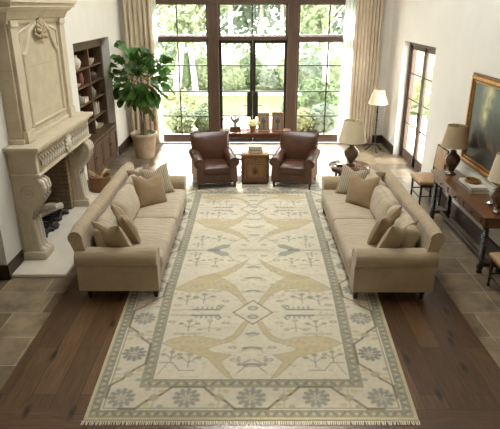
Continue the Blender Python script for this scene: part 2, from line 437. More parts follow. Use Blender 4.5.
for k, (a, b_, hx) in enumerate(((-.75, .064, .02), (.066, .89, .10))):
    d = MB(); z1 = 2.475
    d.box(a, a + .07, YW, YW + .06, 0, z1).box(b_ - .06, b_, YW, YW + .06, 0, z1).box(a, b_, YW, YW + .06, z1 - .07, z1).box(a, b_, YW, YW + .06, 0, .24)
    root = struct('door_%d' % (k + 1), d, M['steel'], bevel=.005)
    g = MB()
    for z in HB: g.box(a + .06, b_ - .05, YW + .01, YW + .05, z - .013, z + .013)
    g.build('glazing_bars', M['steel'], root)
    MB().box(a + .05, b_ - .04, YW + .025, YW + .033, .2, z1 - .04).build('pane', M['glass'], root)
    l = MB(); x0, x1 = ((-.075, .064) if k == 0 else (.066, .2))
    l.box(x0, x1, YW - .035, YW, .65, 1.27); l.build('lock_panel', M['steel'], root, bevel=.006)
    h = MB(); sx = -1 if k == 0 else 1; hx0 = x0 + .01 if k == 0 else x1 - .01
    h.tube([(hx0, YW - .03, .95), (hx0, YW - .08, .95), (hx0 + sx * .11, YW - .085, .95)], .011, 8); h.build('door_handle', M['steel'], root, smooth=True)

# french door in the right wall, set back in its opening
XD = 3.5
fr = MB(); fr.box(XD - .03, W1, 11.95, 12.05, 0, 2.53).box(XD - .03, W1, 9.95, 10.02, 0, 2.53).box(XD - .03, W1, 9.95, 12.05, 2.45, 2.53)
struct('trim_3', fr, M['frame'], bevel=.008)
for k, (a, b_) in enumerate(((11.95, 10.99), (10.98, 10.02))):
    lo, hi = min(a, b_), max(a, b_)
    d = MB(); d.box(XD, XD + .05, lo, lo + .09, 0, 2.45).box(XD, XD + .05, hi - .09, hi, 0, 2.45).box(XD, XD + .05, lo, hi, 2.36, 2.45).box(XD, XD + .05, lo, hi, 0, .22)
    root = struct('door_%d' % (k + 3), d, M['frame'], bevel=.006)
    g = MB()
    for z in (1.87, 1.33, .8): g.box(XD + .01, XD + .04, lo + .08, hi - .08, z - .013, z + .013)
    g.build('glazing_bars', M['frame'], root)
    MB().box(XD + .022, XD + .03, lo + .07, hi - .07, .18, 2.4).build('pane', M['glass'], root)
    if k == 0:
        h = MB(); h.box(XD - .012, XD, lo + .02, lo + .06, .95, 1.15); h.tube([(XD - .01, lo + .04, 1.05), (XD - .06, lo + .04, 1.05), (XD - .065, lo + .15, 1.05)], .01, 8)
        h.build('door_handle', M['steel'], root, smooth=True)

# ------------------------------------------------------------------ rug
def build_rug():
    Y0, Y1 = 3.47, 9.74; nx, ny = 300, 640
    bx = np.linspace(-1.45, 1.45, nx + 1); by = np.linspace(Y0, Y1, ny + 1)
    PX, PY = np.meshgrid(bx, by, indexing='ij')
    rs = np.random.RandomState(3)
    cream = np.array(lin((214, 204, 180))); gold = np.array(lin((190, 170, 122))); grey = np.array(lin((136, 134, 120)))
    olive = np.array(lin((168, 160, 134))); greyg = np.array(lin((150, 146, 132))); lt = np.array(lin((224, 216, 196))); bl = np.array(lin((150, 150, 138)))
    brown = np.array(lin((132, 118, 92)))
    C = np.ones((nx + 1, ny + 1, 3)) * cream
    def paint(mask, c, a=1.0):
        m = (np.clip(mask, 0, 1) * a)[..., None]; C[:] = C * (1 - m) + c * m
    def bb(x0, x1, y0, y1):
        i0 = max(0, int((x0 + 1.45) / 2.9 * nx) - 1); i1 = min(nx + 1, int((x1 + 1.45) / 2.9 * nx) + 3)
        j0 = max(0, int((y0 - Y0) / (Y1 - Y0) * ny) - 1); j1 = min(ny + 1, int((y1 - Y0) / (Y1 - Y0) * ny) + 3)
        return slice(i0, i1), slice(j0, j1)
    def sub(sl, m, c, a):
        if m.size == 0: return
        m = (np.clip(m, 0, 1) * a)[..., None]; C[sl] = C[sl] * (1 - m) + c * m
    def segd(X, Y, p, q):
        dx, dy = q[0] - p[0], q[1] - p[1]; L = dx * dx + dy * dy + 1e-12
        t = np.clip(((X - p[0]) * dx + (Y - p[1]) * dy) / L, 0, 1)
        return np.hypot(X - p[0] - t * dx, Y - p[1] - t * dy)
    def line(pts, w, c, a=.9):
        for p, q in zip(pts[:-1], pts[1:]):
            sl = bb(min(p[0], q[0]) - w, max(p[0], q[0]) + w, min(p[1], q[1]) - w, max(p[1], q[1]) + w)
            X, Y = PX[sl], PY[sl]
            sub(sl, (w / 2 - segd(X, Y, p, q)) / .008 + .5, c, a)
    def poly(pts, c, a=.95, out=None):
        xs = [p[0] for p in pts]; ys = [p[1] for p in pts]
        sl = bb(min(xs), max(xs), min(ys), max(ys)); X, Y = PX[sl], PY[sl]
        ins = np.zeros(X.shape, bool); n = len(pts)
        for i in range(n):
            x1, y1 = pts[i]; x2, y2 = pts[(i + 1) % n]
            if y1 == y2: continue
            cond = ((y1 > Y) != (y2 > Y)) & (X < (x2 - x1) * (Y - y1) / (y2 - y1) + x1)
            ins ^= cond
        sub(sl, ins.astype(float), c, a)
        if out is not None: line(pts + [pts[0]], .014, out, .6)
    def ell(cx, cy, rx, ry, c, a=.9, ring=None):
        sl = bb(cx - rx, cx + rx, cy - ry, cy + ry); X, Y = PX[sl], PY[sl]
        r = np.hypot((X - cx) / rx, (Y - cy) / ry)
        m = (1 - r) * min(rx, ry) / .008 + .5
        if ring: m = np.minimum(m, (r - (1 - ring)) * min(rx, ry) / .008 + .5)
        sub(sl, m, c, a)
    def rosette(cx, cy, r, c=greyg, n=11):
        ell(cx, cy, r * .92, r * .92, c, .4)
        ell(cx, cy, r * .5, r * .5, c, .75)
        for k in range(n):
            a = 2 * PI * k / n + .3
            for rr, s in ((.62, .15), (.88, .13)):
                ell(cx + r * rr * math.cos(a), cy + r * rr * math.sin(a), r * s * 1.15, r * s * 1.15, c * .88, .8)
        for k in range(7):
            a = 2 * PI * k / 7
            line([(cx + r * .15 * math.cos(a), cy + r * .15 * math.sin(a)), (cx + r * .5 * math.cos(a), cy + r * .5 * math.sin(a))], .012, lt, .55)
        ell(cx, cy, r * .13, r * .13, gold, .8)
    def sprig(cx, cy, s, c=grey, d=1):
        line([(cx, cy - .09 * s), (cx, cy + .09 * s)], .014, c, .75)
        for q in (-1, 1):
            line([(cx, cy - .02 * s), (cx + q * .07 * s, cy + .05 * s * d)], .013, c, .7)
            ell(cx + q * .09 * s, cy + .055 * s * d, .03 * s, .024 * s, c, .7)
        ell(cx, cy + .1 * s, .034 * s, .026 * s, c, .7)
    # ---- field
    YM = 6.78
    def four(fn):
        for sx in (-1, 1):
            for my in (0, 1):
                fn(lambda pts: [(sx * x + .0, (y if not my else 2 * YM - y)) for x, y in pts])
    goldU = [(-.93, 5.66), (-.8, 5.84), (-.66, 6.0), (-.49, 6.06), (-.36, 5.93), (-.22, 5.76), (-.1, 5.45), (-.05, 5.33), (-.1, 5.3), (-.19, 5.5), (-.32, 5.64), (-.51, 5.69), (-.65, 5.6), (-.78, 5.6)]
    goldB = [(-.68, 5.96), (-.41, 6.13), (-.21, 6.31), (-.06, 6.5), (-.16, 6.24), (-.33, 6.03), (-.5, 5.9)]
    goldL = [(-.92, 4.55), (-.85, 4.62), (-.73, 4.68), (-.52, 4.67), (-.31, 4.61), (-.2, 4.7), (-.1, 4.95), (-.04, 4.95), (-.12, 4.72), (-.19, 4.61), (-.37, 4.51), (-.47, 4.46), (-.4, 4.41), (-.21, 4.36), (-.31, 4.25), (-.18, 4.0), (-.24, 4.03), (-.35, 4.17), (-.44, 4.31), (-.58, 4.38), (-.75, 4.44)]
    goldT = [(-.66, 6.1), (-.9, 6.18), (-.9, 6.23), (-.5, 6.16)]
    g2 = gold * .93 + cream * .07
    def golds(T):
        for P_ in (goldB, goldU, goldL): poly(T(P_), g2, .78, out=olive)
        for i in range(5):
            line(T([(-.8 + i * .13, 4.56 + .02 * (i % 2)), (-.74 + i * .13, 4.58)]), .02, olive, .5)
            line(T([(-.75 + i * .1, 5.74 + .03 * i), (-.68 + i * .1, 5.76 + .03 * i)]), .02, olive, .45)
        for i in range(4): ell(*T([(-.62 + i * .075, 5.62)])[0], .04, .025, olive, .6); ell(*T([(-.8 + i * .075, 4.72)])[0], .04, .025, olive, .5)
        for i in range(9):
            a0 = -.86 + i * .07; line(T([(a0, 4.63 - .012 * (i % 3)), (a0 + .03, 4.5)]), .01, cream, .35); line(T([(a0, 5.72 + .025 * min(i, 5)), (a0 + .03, 5.66)]), .01, cream, .35)
        for i in range(6): ell(*T([(-.88 + i * .085, 4.44 + .01 * (i % 2))])[0], .022, .03, gold, .6); ell(*T([(-.9 + i * .08, 5.56)])[0], .02, .026, gold, .6)
        # combs beside the diamond
        for y0, dd in ((5.2, 1), (5.08, -1)):
            line(T([(-.89, y0 - .01 * dd), (-.66, y0)]), .035, olive, .55)
            line(T([(-.66, y0), (-.38, y0)]), .035, grey, .85)
            line(T([(-.38, y0), (-.35, y0 + .05 * dd), (-.38, y0 + .085 * dd)]), .024, grey, .8)
            for k in range(5): line(T([(-.62 + k * .055, y0), (-.62 + k * .055, y0 + .055 * dd)]), .02, grey, .75)
        # blue grey crab palmette
        line(T([(-.92, YM), (-.62, YM)]), .02, bl * .8, .8)
        ell(*T([(-.55, YM)])[0], .09, .06, bl * .85, .85)
        poly(T([(-.5, YM + .02), (-.55, YM + .08), (-.42, YM + .19), (-.33, YM + .17), (-.36, YM + .08)]), bl, .9, out=grey)
        line(T([(-.4, YM + .14), (-.18, YM + .4), (0, YM + .48)]), .016, olive, .7)
        line(T([(-.18, YM), (0, YM)]), .03, olive, .5)
        for (x, y, s) in ((-.56, 5.43, 1.1), (-.46, 4.86, -1.1), (-.68, 4.86, 1), (-.75, 5.4, 1), (-.62, 4.26, 1), (-.8, 4.32, .9), (-.75, 6.4, 1), (-.5, 6.42, .9), (-.78, 6.62, .7)):
            p = T([(x, y)])[0]; sprig(p[0], p[1], abs(s), grey if s > 0 else olive, 1 if s > 0 else -1)
        line(T([(-.9, 4.24), (-.78, 4.24), (-.7, 4.12), (-.55, 4.12)]), .014, brown, .6)
        line(T([(-.9, 4.06), (-.82, 4.24)]), .014, brown, .5)
        line(T([(-.88, 6.3), (-.6, 6.33)]), .014, grey, .6); line(T([(-.74, 6.25), (-.72, 6.7)]), .014, grey, .6)
        for (x, y) in ((-.31, 5.39), (-.29, 4.93), (-.2, 4.48), (-.17, 4.28), (-.1, 5.6), (-.12, 5.9), (-.25, 5.95 + .2), (-.85, 5.3), (-.87, 4.95), (-.3, 6.45), (-.14, 6.6), (-.36, 5.28), (-.5, 6.28)):
            p = T([(x, y)])[0]; ell(p[0], p[1], .045, .028, grey if rs.rand() < .6 else olive, .65); ell(p[0], p[1], .02, .012, cream, .8)
        line(T([(-.14, 4.08), (-.05, 4.2), (0, 4.22)]), .016, grey, .7)
        line(T([(-.13, 4.33), (-.13, 4.2), (-.02, 4.28)]), .03, grey, .5)
        p = T([(-.1, 4.47)])[0]; line(T([(-.11, 4.42), (-.06, 4.47)]), .014, grey)
        # diamond medallion
        line(T([(-.215, 5.14), (0, 5.4)]), .02, brown, .85); line(T([(-.215, 5.14), (0, 4.9)]), .02, brown, .85)
    four(golds)
    for my in (0, 1):
        f = (lambda y: y) if not my else (lambda y: 2 * YM - y)
        for y in (5.23, 5.05): ell(0, f(y), .06, .05, grey, .8, ring=.45); ell(0, f(y), .03, .02, olive, .7)
        for y, s in ((4.2, 1), (4.47, 1), (5.62, .8), (4.72, .7), (5.95, 1), (6.25, .8)):
            ell(0, f(y), .11 * s, .03, grey, .8); ell(0, f(y) - .012, .05 * s, .012, cream, .7)
    # scattered little marks over the field
    for k in range(760):
        x = rs.uniform(-.88, .88); y = rs.uniform(4.0, 9.2)
        ell(x, y, rs.uniform(.008, .024), rs.uniform(.006, .016), [grey, olive, gold, cream][rs.randint(4)], .45)
    for k in range(170):
        x = rs.uniform(-.85, .8); y = rs.uniform(4.0, 9.2); line([(x, y), (x + rs.uniform(.05, .18), y + rs.uniform(-.01, .01))], .01, [olive, gold, grey][rs.randint(3)], .35)
    # ---- borders (drawn over the field)
    dx = 1.45 - np.abs(PX); dy = np.minimum(PY - Y0, Y1 - PY); D = np.minimum(dx, dy)
    bw = .525
    paint(D < bw, cream * .95)
    def band(a, b_, c, al=1): paint(((D >= a) & (D < b_)).astype(float), c, al)
    band(0, .03, lin((196, 184, 146)))
    band(.03, .12, olive * .85); band(.12, .135, lt); band(.135, .15, olive)
    band(bw - .115, bw - .1, olive * .9); band(bw - .1, bw - .02, olive * .92); band(bw - .02, bw, olive * .8)
    hx, y0b, y1b = 1.45, Y0, Y1
    def edge(off, step, fn):
        x = -hx + off + step / 2
        n = int(round((2 * hx - 2 * off) / step)); st = (2 * hx - 2 * off) / n
        for k in range(n):
            u = -hx + off + st * (k + .5); fn(u, y0b + off, 0, k); fn(u, y1b - off, PI, k)
        n = int(round((y1b - y0b - 2 * off) / step)); st = (y1b - y0b - 2 * off) / n
        for k in range(n):
            v = y0b + off + st * (k + .5); fn(-hx + off, v, -PI / 2, k); fn(hx - off, v, PI / 2, k)
    def tooth(w):
        def g(x, y, a, k):
            ca, sa = math.cos(a), math.sin(a); s = 1 if k % 2 else -1
            T = lambda u, v: (x + ca * u - sa * v, y + sa * u + ca * v)
            line([T(-w * .5, -w * .45 * s), T(w * .1, w * .45 * s)], w * .38, grey * .8, .65)
            ell(*T(w * .5, 0), w * .28, w * .28, cream, .5)
        return g
    edge(.075, .075, tooth(.06)); edge(bw - .06, .085, tooth(.06))
    step = .56; mid = .275
    nfx = 5
    cnrs = [(sx * (hx - mid), yy) for sx in (-1, 1) for yy in (y0b + mid, y1b - mid)]
    for c_ in cnrs: rosette(c_[0], c_[1], .125)
    sx_ = (2 * hx - 2 * mid) / 4
    for k in range(1, 4):
        for yy in (y0b + mid, y1b - mid): rosette(-hx + mid + sx_ * k, yy, .125 if k != 2 else .135)
    nv = 9; sy_ = (y1b - y0b - 2 * mid) / nv
    for k in range(1, nv):
        for sx in (-1, 1): rosette(sx * (hx - mid), y0b + mid + sy_ * k, .12, grey if k % 2 else greyg)
    def vine(p0, p1, n, inward):
        p0 = Vector(p0); p1 = Vector(p1); d = (p1 - p0) / n; nrm = Vector(inward)
        for k in range(n):
            a = p0 + d * k; s = 1 if k % 2 else -1
            q = [a + d * .06 + nrm * .0 * s, a + d * .22 - nrm * .125 * s, a + d * .36 - nrm * .13 * s, a + d * .42, a + d * .5 + nrm * .06 * s, a + d * .58, a + d * .68 + nrm * .13 * s, a + d * .8 + nrm * .13 * s, a + d * .96]
            q = [a + d * .0 + nrm * .14 * s, a + d * .25 + nrm * .14 * s, a + d * .4 + nrm * .04 * s, a + d * .6 - nrm * .04 * s, a + d * .75 - nrm * .14 * s, a + d * 1.0 - nrm * .14 * s]
            line([tuple(v) for v in q], .026, brown * .8, .85)
            line([tuple(a + d * .5 - nrm * .13), tuple(a + d * .5 + nrm * .13)], .014, olive, .6)
            c_ = a + d * .5
            ell(c_.x, c_.y, .045, .045, olive, .8); ell(c_.x, c_.y, .02, .02, gold, .8)
            for s2 in (-1, 1):
                e = c_ + d * .1 * s2 + nrm * .09 * s2; ell(e.x, e.y, .035, .028, gold, .7)
                e = c_ - d * .12 * s2 + nrm * .11 * s2; ell(e.x, e.y, .03, .024, grey, .6)
    for yy, s in ((y0b + mid, 1), (y1b - mid, -1)): vine((-hx + mid, yy), (hx - mid, yy), 4, (0, s))
    for sx in (-1, 1): vine((sx * (hx - mid), y0b + mid), (sx * (hx - mid), y1b - mid), nv, (-sx, 0))
    # weave irregularity: slow abrash across the length
    ab = 1 + .03 * np.interp(by, np.linspace(Y0, Y1, 60), rs.randn(60))
    C *= ab[None, :, None]
    # ---- geometry: the woven outline narrows a little towards the near end
    hw = 1.395 + np.minimum(.095, .045 * (by - Y0)); cx = .008 + np.minimum(.055, .014 * (by - Y0))
    VX = bx[:, None] / 1.45 * hw[None, :] + cx[None, :]
    VZ = np.full(VX.shape, .013); VZ[0, :] = .006; VZ[-1, :] = .006; VZ[:, 0] = .006; VZ[:, -1] = .006
    N = (nx + 1) * (ny + 1)
    V = np.stack([VX.ravel(), PY.ravel(), VZ.ravel()], 1)
    I = np.arange(N).reshape(nx + 1, ny + 1)
    F = np.stack([I[:-1, :-1], I[1:, :-1], I[1:, 1:], I[:-1, 1:]], -1).reshape(-1, 4)
    B = V[[I[0, 0], I[-1, 0], I[-1, -1], I[0, -1]]].copy(); B[:, 2] = .001
    V = np.concatenate([V, B])
    me = bpy.data.meshes.new('rug_pile')
    fl = [tuple(f) for f in F.tolist()] + [(N + 3, N + 2, N + 1, N)]
    me.from_pydata(V.tolist(), [], fl)
    at = me.color_attributes.new('Col', 'FLOAT_COLOR', 'POINT')
    cc = np.concatenate([np.clip(C, 0, 1).reshape(-1, 3), np.tile(cream, (4, 1))]); cc = np.concatenate([cc, np.ones((len(cc), 1))], 1)
    at.data.foreach_set('color', cc.ravel().astype(np.float32))
    me.materials.append(M['rug'])
    root = thing('area_rug', 'large cream, gold and grey patterned wool rug between the two sofas', 'rug', (0, 6.6, 0))
    o = bpy.data.objects.new('woven_field', me); col.objects.link(o); o.parent = root; o.location = (0, -6.6, 0)
    for yy, s, w, c0 in ((Y0, -1, 1.395, .008), (Y1, 1, 1.49, .063)):
        f = MB(); x = -w + c0
        while x < w + c0:
            j = random.uniform(-.01, .01)
            f.tube([(x, yy, .007), (x + j * .5, yy + s * .02, .006), (x + j, yy + s * .045, .005)], [.006, .006, .004], 5, .6); x += .0165
        f.build('fringe', M['fringe'], root)
build_rug()

# ------------------------------------------------------------------ fireplace
def fireplace():
    t = thing('fireplace', 'tall carved limestone fireplace surround and overmantel on the left wall', 'fireplace', (-2.85, 7.55, 0))
    X0 = XL + .002
    MB().box(X0, -2.33, 5.98, 9.22, .001, .05).build('hearth', M['limewhite'], t, bevel=.01)
    # legs: scrolled consoles seen in profile
    prof = [(-2.70, 1.22), (-2.70, 1.15), (-2.65, 1.11), (-2.632, 1.03), (-2.65, .93), (-2.73, .82), (-2.81, .72), (-2.84, .62), (-2.82, .45), (-2.81, .28), (-2.79, .2), (-2.74, .17), (-2.74, .05), (X0, .05), (X0, 1.22)]
    for y0 in (6.42, 8.46):
        lg = MB().prism(prof, 'y', y0, y0 + .25).build('leg', M['limeplain'], t, bevel=.012)
        # raised fillets running down the front edge
        fl = MB()
        front = prof[1:12]
        for yy in (y0 + .03, y0 + .125, y0 + .22):
            fl.tube([(x + .004, yy, z) for x, z in front], .018, 8)
        fl.build('fillet', M['limewhite'], lg, smooth=True)
        ro = MB(); cx, cz = -2.83, 1.0
        sp = [(cx + (.115 - .0042 * k) * math.cos(k * .5), y0 - .004, cz + (.115 - .0042 * k) * math.sin(k * .5)) for k in range(26)]
        ro.tube(sp, .011, 6)
        ro.tube([(X0 + .05, y0 - .003, .12), (X0 + .05, y0 - .003, .78), (-2.9, y0 - .003, .7), (-2.9, y0 - .003, .12), (X0 + .05, y0 - .003, .12)], .009, 6)
        ro.build('rosette', M['limeplain'], lg, smooth=True)
        MB().box(X0, -2.72, y0 - .03, y0 + .28, .05, .16).build('plinth', M['limeplain'], lg, bevel=.015)
    # lintel
    MB().box(X0, -2.68, 6.42, 8.72, 1.22, 1.5).box(X0, -2.655, 6.40, 8.74, 1.2, 1.235).build('lintel', M['limeplain'], t, bevel=.008)
    fz = MB().box(-2.685, -2.672, 6.5, 8.64, 1.25, 1.47).build('frieze', M['carve'], t, bevel=.004)
    rr = random.Random(4)
    for k in range(44):
        yy = 6.54 + k * .0475
        if k == 0: cv = MB()
        if abs(yy - 7.57) < .16:
            if len(cv.v) and yy < 7.5: cv.build('carved_scrolls', M['limewhite'], fz, smooth=True); cv = MB()
            continue
        s = 1 if k % 2 else -1
        cv.tube([(-2.668, yy - .03, 1.36 - .07 * s), (-2.655, yy, 1.36 - .02 * s), (-2.658, yy + .02, 1.36 + .05 * s), (-2.668, yy - .005, 1.36 + .085 * s)], [.008, .014, .012, .006], 6)
        cv.lathe([(0, -.016), (.014, -.008), (.016, 0), (.014, .008), (0, .016)], (-2.662, yy + .012, 1.36 + .06 * s), 8)
    cv.build('carved_scrolls', M['limewhite'], fz, smooth=True)
    ct = MB(); cy, cz = 7.57, 1.36
    ct.lathe([(0, .05), (.06, .045), (.09, .02), (.1, 0), (.1, -.02)], (0, 0, 0), 20)
    ct.v = [(-2.66 + z, cy + x * .8, cz + y) for (x, y, z) in ct.v]
    for k in range(12):
        a = 2 * PI * k / 12; ct.tube([(-2.655, cy + .08 * math.cos(a), cz + .1 * math.sin(a)), (-2.635, cy + .12 * math.cos(a), cz + .135 * math.sin(a))], [.025, .012], 6)
    ct.build('cartouche', M['limewhite'], t, smooth=True)
    # shelf
    def crown(steps, y0, y1, x_in):
        m = MB()
        for (xo, z0, z1) in steps: m.box(x_in, xo, y0 - (xo + 2.69), y1 + (xo + 2.69), z0, z1)
        return m
    m = MB()
    for (xo, z0, z1) in ((-2.66, 1.49, 1.512), (-2.645, 1.512, 1.53), (-2.62, 1.53, 1.545), (-2.605, 1.545, 1.59)):
        e = xo + 2.66; m.box(X0, xo, 6.42 - e - .02, 8.76 + e, z0, z1)
    m.build('mantel_shelf', M['limeplain'], t, bevel=.006)
    # overmantel
    XO = -2.86
    om = MB().box(X0, XO, 6.56, 8.56, 1.59, 3.06).build('overmantel', M['lime'], t, bevel=.006)
    MB().box(X0, XO + .02, 6.53, 8.59, 1.59, 1.65).build('base_moulding', M['limeplain'], om, bevel=.012)
    fp = MB()
    def strip(pts, w, d): 
        fp.tube([(XO + .004, y, z) for y, z in pts], [w] * len(pts), 8)
    ya, yb = 6.92, 8.18; zt = 2.62
    arch = [(ya, 1.76), (ya, zt)]
    for k in range(7): arch.append((ya + .26 * k / 6 + 0, zt + .26 * (k / 6) ** 1.7 + .02))
    arch += [(7.22, 2.93), (7.4, 3.0), (7.55, 3.02), (7.7, 3.0), (7.88, 2.93)]
    for k in range(7): arch.append((yb - .26 + .26 * k / 6, zt + .26 * (1 - k / 6) ** 1.7 + .02))
    arch += [(yb, zt), (yb, 1.76)]
    strip(arch, .036, 0); strip([(ya - .05 if y < 7.2 else (yb + .05 if y > 7.9 else y), z + (.05 if 7.2 <= y <= 7.9 else 0)) for y, z in arch], .018, 0)
    strip([(ya - .05, 1.745), (yb + .05, 1.745)], .02, 0)
    fp.build('panel_moulding', M['limeplain'], om, smooth=True)
    for (a, b_) in ((6.60, 6.80), (8.32, 8.52)):
        pl = MB(); pl.box(XO - .002, XO + .045, a, b_, 1.65, 3.06); pl.box(XO, XO + .065, a - .02, b_ + .02, 1.59, 1.74); pl.box(XO, XO + .062, a - .015, b_ + .015, 2.98, 3.06)
        pl.build('pilaster', M['limeplain'], om, bevel=.01)
    sh = MB(); cy, cz = 7.55, 2.98
    for k in range(9):
        a = PI * (.08 + .84 * k / 8); sh.tube([(XO + .03, cy, cz - .1), (XO + .06, cy + .09 * math.cos(a), cz - .1 + .13 * math.sin(a)), (XO + .035, cy + .15 * math.cos(a), cz - .1 + .21 * math.sin(a))], [.02, .034, .026], 7)
    for s in (-1, 1):
        sh.tube([(XO + .03, cy + s * .04, cz - .12), (XO + .05, cy + s * .14, cz - .15), (XO + .03, cy + s * .2, cz - .09), (XO + .03, cy + s * .16, cz - .04)], [.03, .03, .024, .014], 7)
    sh.lathe([(0, -.05), (.04, -.03), (.05, 0), (.03, .03), (0, .045)], (XO + .04, cy, cz - .13), 12)
    sh.build('shell_carving', M['carve'], om, smooth=True)
    # cornice with mitred crown profile, broken forward over the pilasters
    pr = [(0, 3.02), (.03, 3.02), (.03, 3.06), (.05, 3.07), (.06, 3.11), (.085, 3.15), (.125, 3.175), (.135, 3.2), (.17, 3.205), (.17, 3.25), (.2, 3.26), (.2, 3.30)]
    cn = MB()
    path = [(X0, 6.56, (0, -1)), (XO, 6.56, (1, -1)), (XO, 8.56, (1, 1)), (X0, 8.56, (0, 1))]
    n = len(pr); vs = []
    for (x, y, d) in path:
        for (o, z) in pr: vs.append((x + d[0] * o, y + d[1] * o, z))
    fs = [(i * n + j, (i + 1) * n + j, (i + 1) * n + j + 1, i * n + j + 1) for i in range(3) for j in range(n - 1)]
    fs.append((n - 1, 2 * n - 1, 3 * n - 1, 4 * n - 1))
    cn.add(vs, fs)
    cn.build('cornice', M['limeplain'], t, bevel=0)
    # firebox lining
    fb = MB(); fb.box(-3.62, XL + .01, 8.3, 8.355, .05, 1.2).box(-3.62, XL + .01, 6.785, 6.84, .05, 1.2).box(XL, -2.98, 8.3, 8.46, .05, 1.2).box(XL, -2.98, 6.67, 6.84, .05, 1.2).box(-3.62, -3.56, 6.84, 8.3, .05, 1.2).box(-3.62, X0, 6.84, 8.3, .003, .05).box(-3.56, X0, 6.84, 8.3, 1.14, 1.2)
    fb.build('firebox', M['firebrick'], t)
fireplace()
g = thing('fire_grate', 'black iron fire grate with coals inside the limestone fireplace', 'grate', (-3.15, 7.35, .05))
f = MB()
for k in range(9): f.tube([(-3.4, 7.25 + k * .085, .2), (-3.02, 7.25 + k * .085, .16), (-2.98, 7.25 + k * .085, .26)], .011, 6)
for x in (-3.38, -3.05): f.tube([(x, 7.18, .17), (x, 8.0, .17)], .014, 6)
for x in (-3.36, -3.06):
    for y in (7.25, 7.92): f.tube([(x, y, .05), (x, y, .17)], .014, 6)
f.build('iron_bars', M['soot'], g)
c = MB(); r_ = random.Random(3)
for k in range(60): c.cushion((r_.uniform(-3.4, -2.95), r_.uniform(6.95, 8.1), .05 + r_.uniform(.01, .05)), (.03, .035, .025), .012, R=rotz(r_.random() * 3), wob=.02, seed=k)
o = c.build('coals', M['ash'], g); o['kind'] = 'stuff'
for k, (a, b_, r, lb) in enumerate((((-3.3, 7.3, .27), (-2.98, 7.85, .29), .055, 'front birch log lying across the fire grate'), ((-3.4, 7.8, .27), (-3.25, 7.2, .29), .05, 'rear birch log behind the others on the fire grate'), ((-3.36, 7.4, .37), (-2.98, 7.6, .38), .05, 'topmost birch log balanced on the other two'))):
    A, B = Vector(a), Vector(b_)
    l = thing('firewood_log', lb, 'log', tuple(A), 'birch logs on the grate')
    MB().tube([A.lerp(B, q / 5) + Vector((0, 0, .008 * math.sin(q * 2))) for q in range(6)], [r, r * 1.05, r, r * .97, r * 1.02, r], 12).build('bark', M['birch'], l, smooth=True)

# ------------------------------------------------------------------ bookcase
def bookcase():
    t = thing('bookcase', 'built-in brown wood bookcase with cupboards in the left wall niche', 'bookcase', (-3.3, 10.75, 0))
    xf, xb = -3.2, -3.555; y0, y1 = 9.53, 11.96
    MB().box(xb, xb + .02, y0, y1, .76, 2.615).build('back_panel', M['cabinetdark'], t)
    c = MB(); c.box(xb + .02, xf, y0, y0 + .06, .76, 2.44).box(xb + .02, xf, y1 - .12, y1, .76, 2.44).box(xb + .02, xf + .01, y0, y1, 2.44, 2.615)
    c.box(xb + .02, xf + .004, 10.87, 10.93, .76, 2.44)
    c.build('case', M['cabinet'], t, bevel=.005)
    for z in (1.08, 1.45, 1.78, 2.11):
        MB().box(xb + .02, xf - .005, y0 + .06, 10.87, z - .03, z).build('shelf', M['cabinet'], t, bevel=.003)
        MB().box(xb + .02, xf - .005, 10.93, y1 - .12, z - .03, z).build('shelf', M['cabinet'], t, bevel=.003)
    b = MB(); b.box(xb, -3.07, y0, y1, .001, .72).box(xb, -3.04, y0, y1, .72, .76)
    b.build('cupboard_body', M['cabinet'], t, bevel=.005)
    n = 4; w = (y1 - y0 - .08) / n
    for k in range(n):
        a = y0 + .04 + k * w
        d = MB(); d.box(-3.07, -3.052, a + .01, a + w - .01, .1, .68)
        d = d.build('door', M['cabinet'], t, bevel=.003)
        p = MB(); p.box(-3.053, -3.038, a + .01, a + .08, .1, .68).box(-3.053, -3.038, a + w - .08, a + w - .01, .1, .68).box(-3.053, -3.038, a + .08, a + w - .08, .1, .18).box(-3.053, -3.038, a + .08, a + w - .08, .6, .68)
        p.build('door_frame', M['cabinet'], d, bevel=.004)
        MB().lathe([(0, -.012), (.012, -.008), (.014, 0), (.012, .008), (0, .012)], (-3.03, a + (w - .05 if k % 2 == 0 else .05), .42), 10).build('knob', M['iron'], d, smooth=True)
bookcase()
G = 'ornaments on the built-in bookcase'
def vase(name, loc, prof, m, label, cat='vase', n=20):
    o = MB().lathe(prof, loc, n).build(name, m, smooth=True); return tag(o, label, cat, G)
def vp(r, h, neck=.45, lip=.6):
    return [(0, 0), (r * .55, 0), (r * .6, .01), (r * .9, h * .3), (r, h * .52), (r * .85, h * .7), (r * neck, h * .86), (r * neck, h * .93), (r * lip, h), (r * lip * .8, h), (r * neck * .8, h * .9), (0, h * .86)]
def bp(r, h): return [(0, 0), (r * .4, 0), (r * .45, h * .1), (r * .85, h * .5), (r, h), (r * .93, h), (r * .75, h * .5), (0, h * .2)]
xs = -3.3
vase('vase', (xs, 10.28, 2.11), vp(.13, .26, .5, .6), M['ceramic'], 'ivory round-bellied vase on the top shelf, left column of the niche bookcase')
vase('bowl', (xs, 11.22, 2.11), bp(.12, .13), M['ceramic'], 'ivory bowl on the top shelf, right column of the niche bookcase', 'bowl')
vase('jar', (xs, 10.52, 1.78), vp(.08, .25, .75, .8), M['bookred'], 'dusty red jar on the second shelf of the niche bookcase', 'jar')
vase('bowl', (xs, 10.2, 1.78), bp(.11, .08), M['ceramic'], 'small white bowl beside the dusty red jar on the second shelf', 'bowl')
vase('vase', (xs, 11.3, 1.78), vp(.12, .22), M['ceramdark'], 'dark brown vase on the second shelf, right column of the niche bookcase')
vase('vase', (xs, 10.3, 1.45), vp(.1, .2), M['cergrey'], 'grey vase on the third shelf, left column of the niche bookcase')
tag(MB().box(xs - .08, xs + .08, 10.45, 10.7, 1.451, 1.55).build('box', M['ceramic'], bevel=.01), 'white box beside the grey vase on the third shelf', 'box', G)
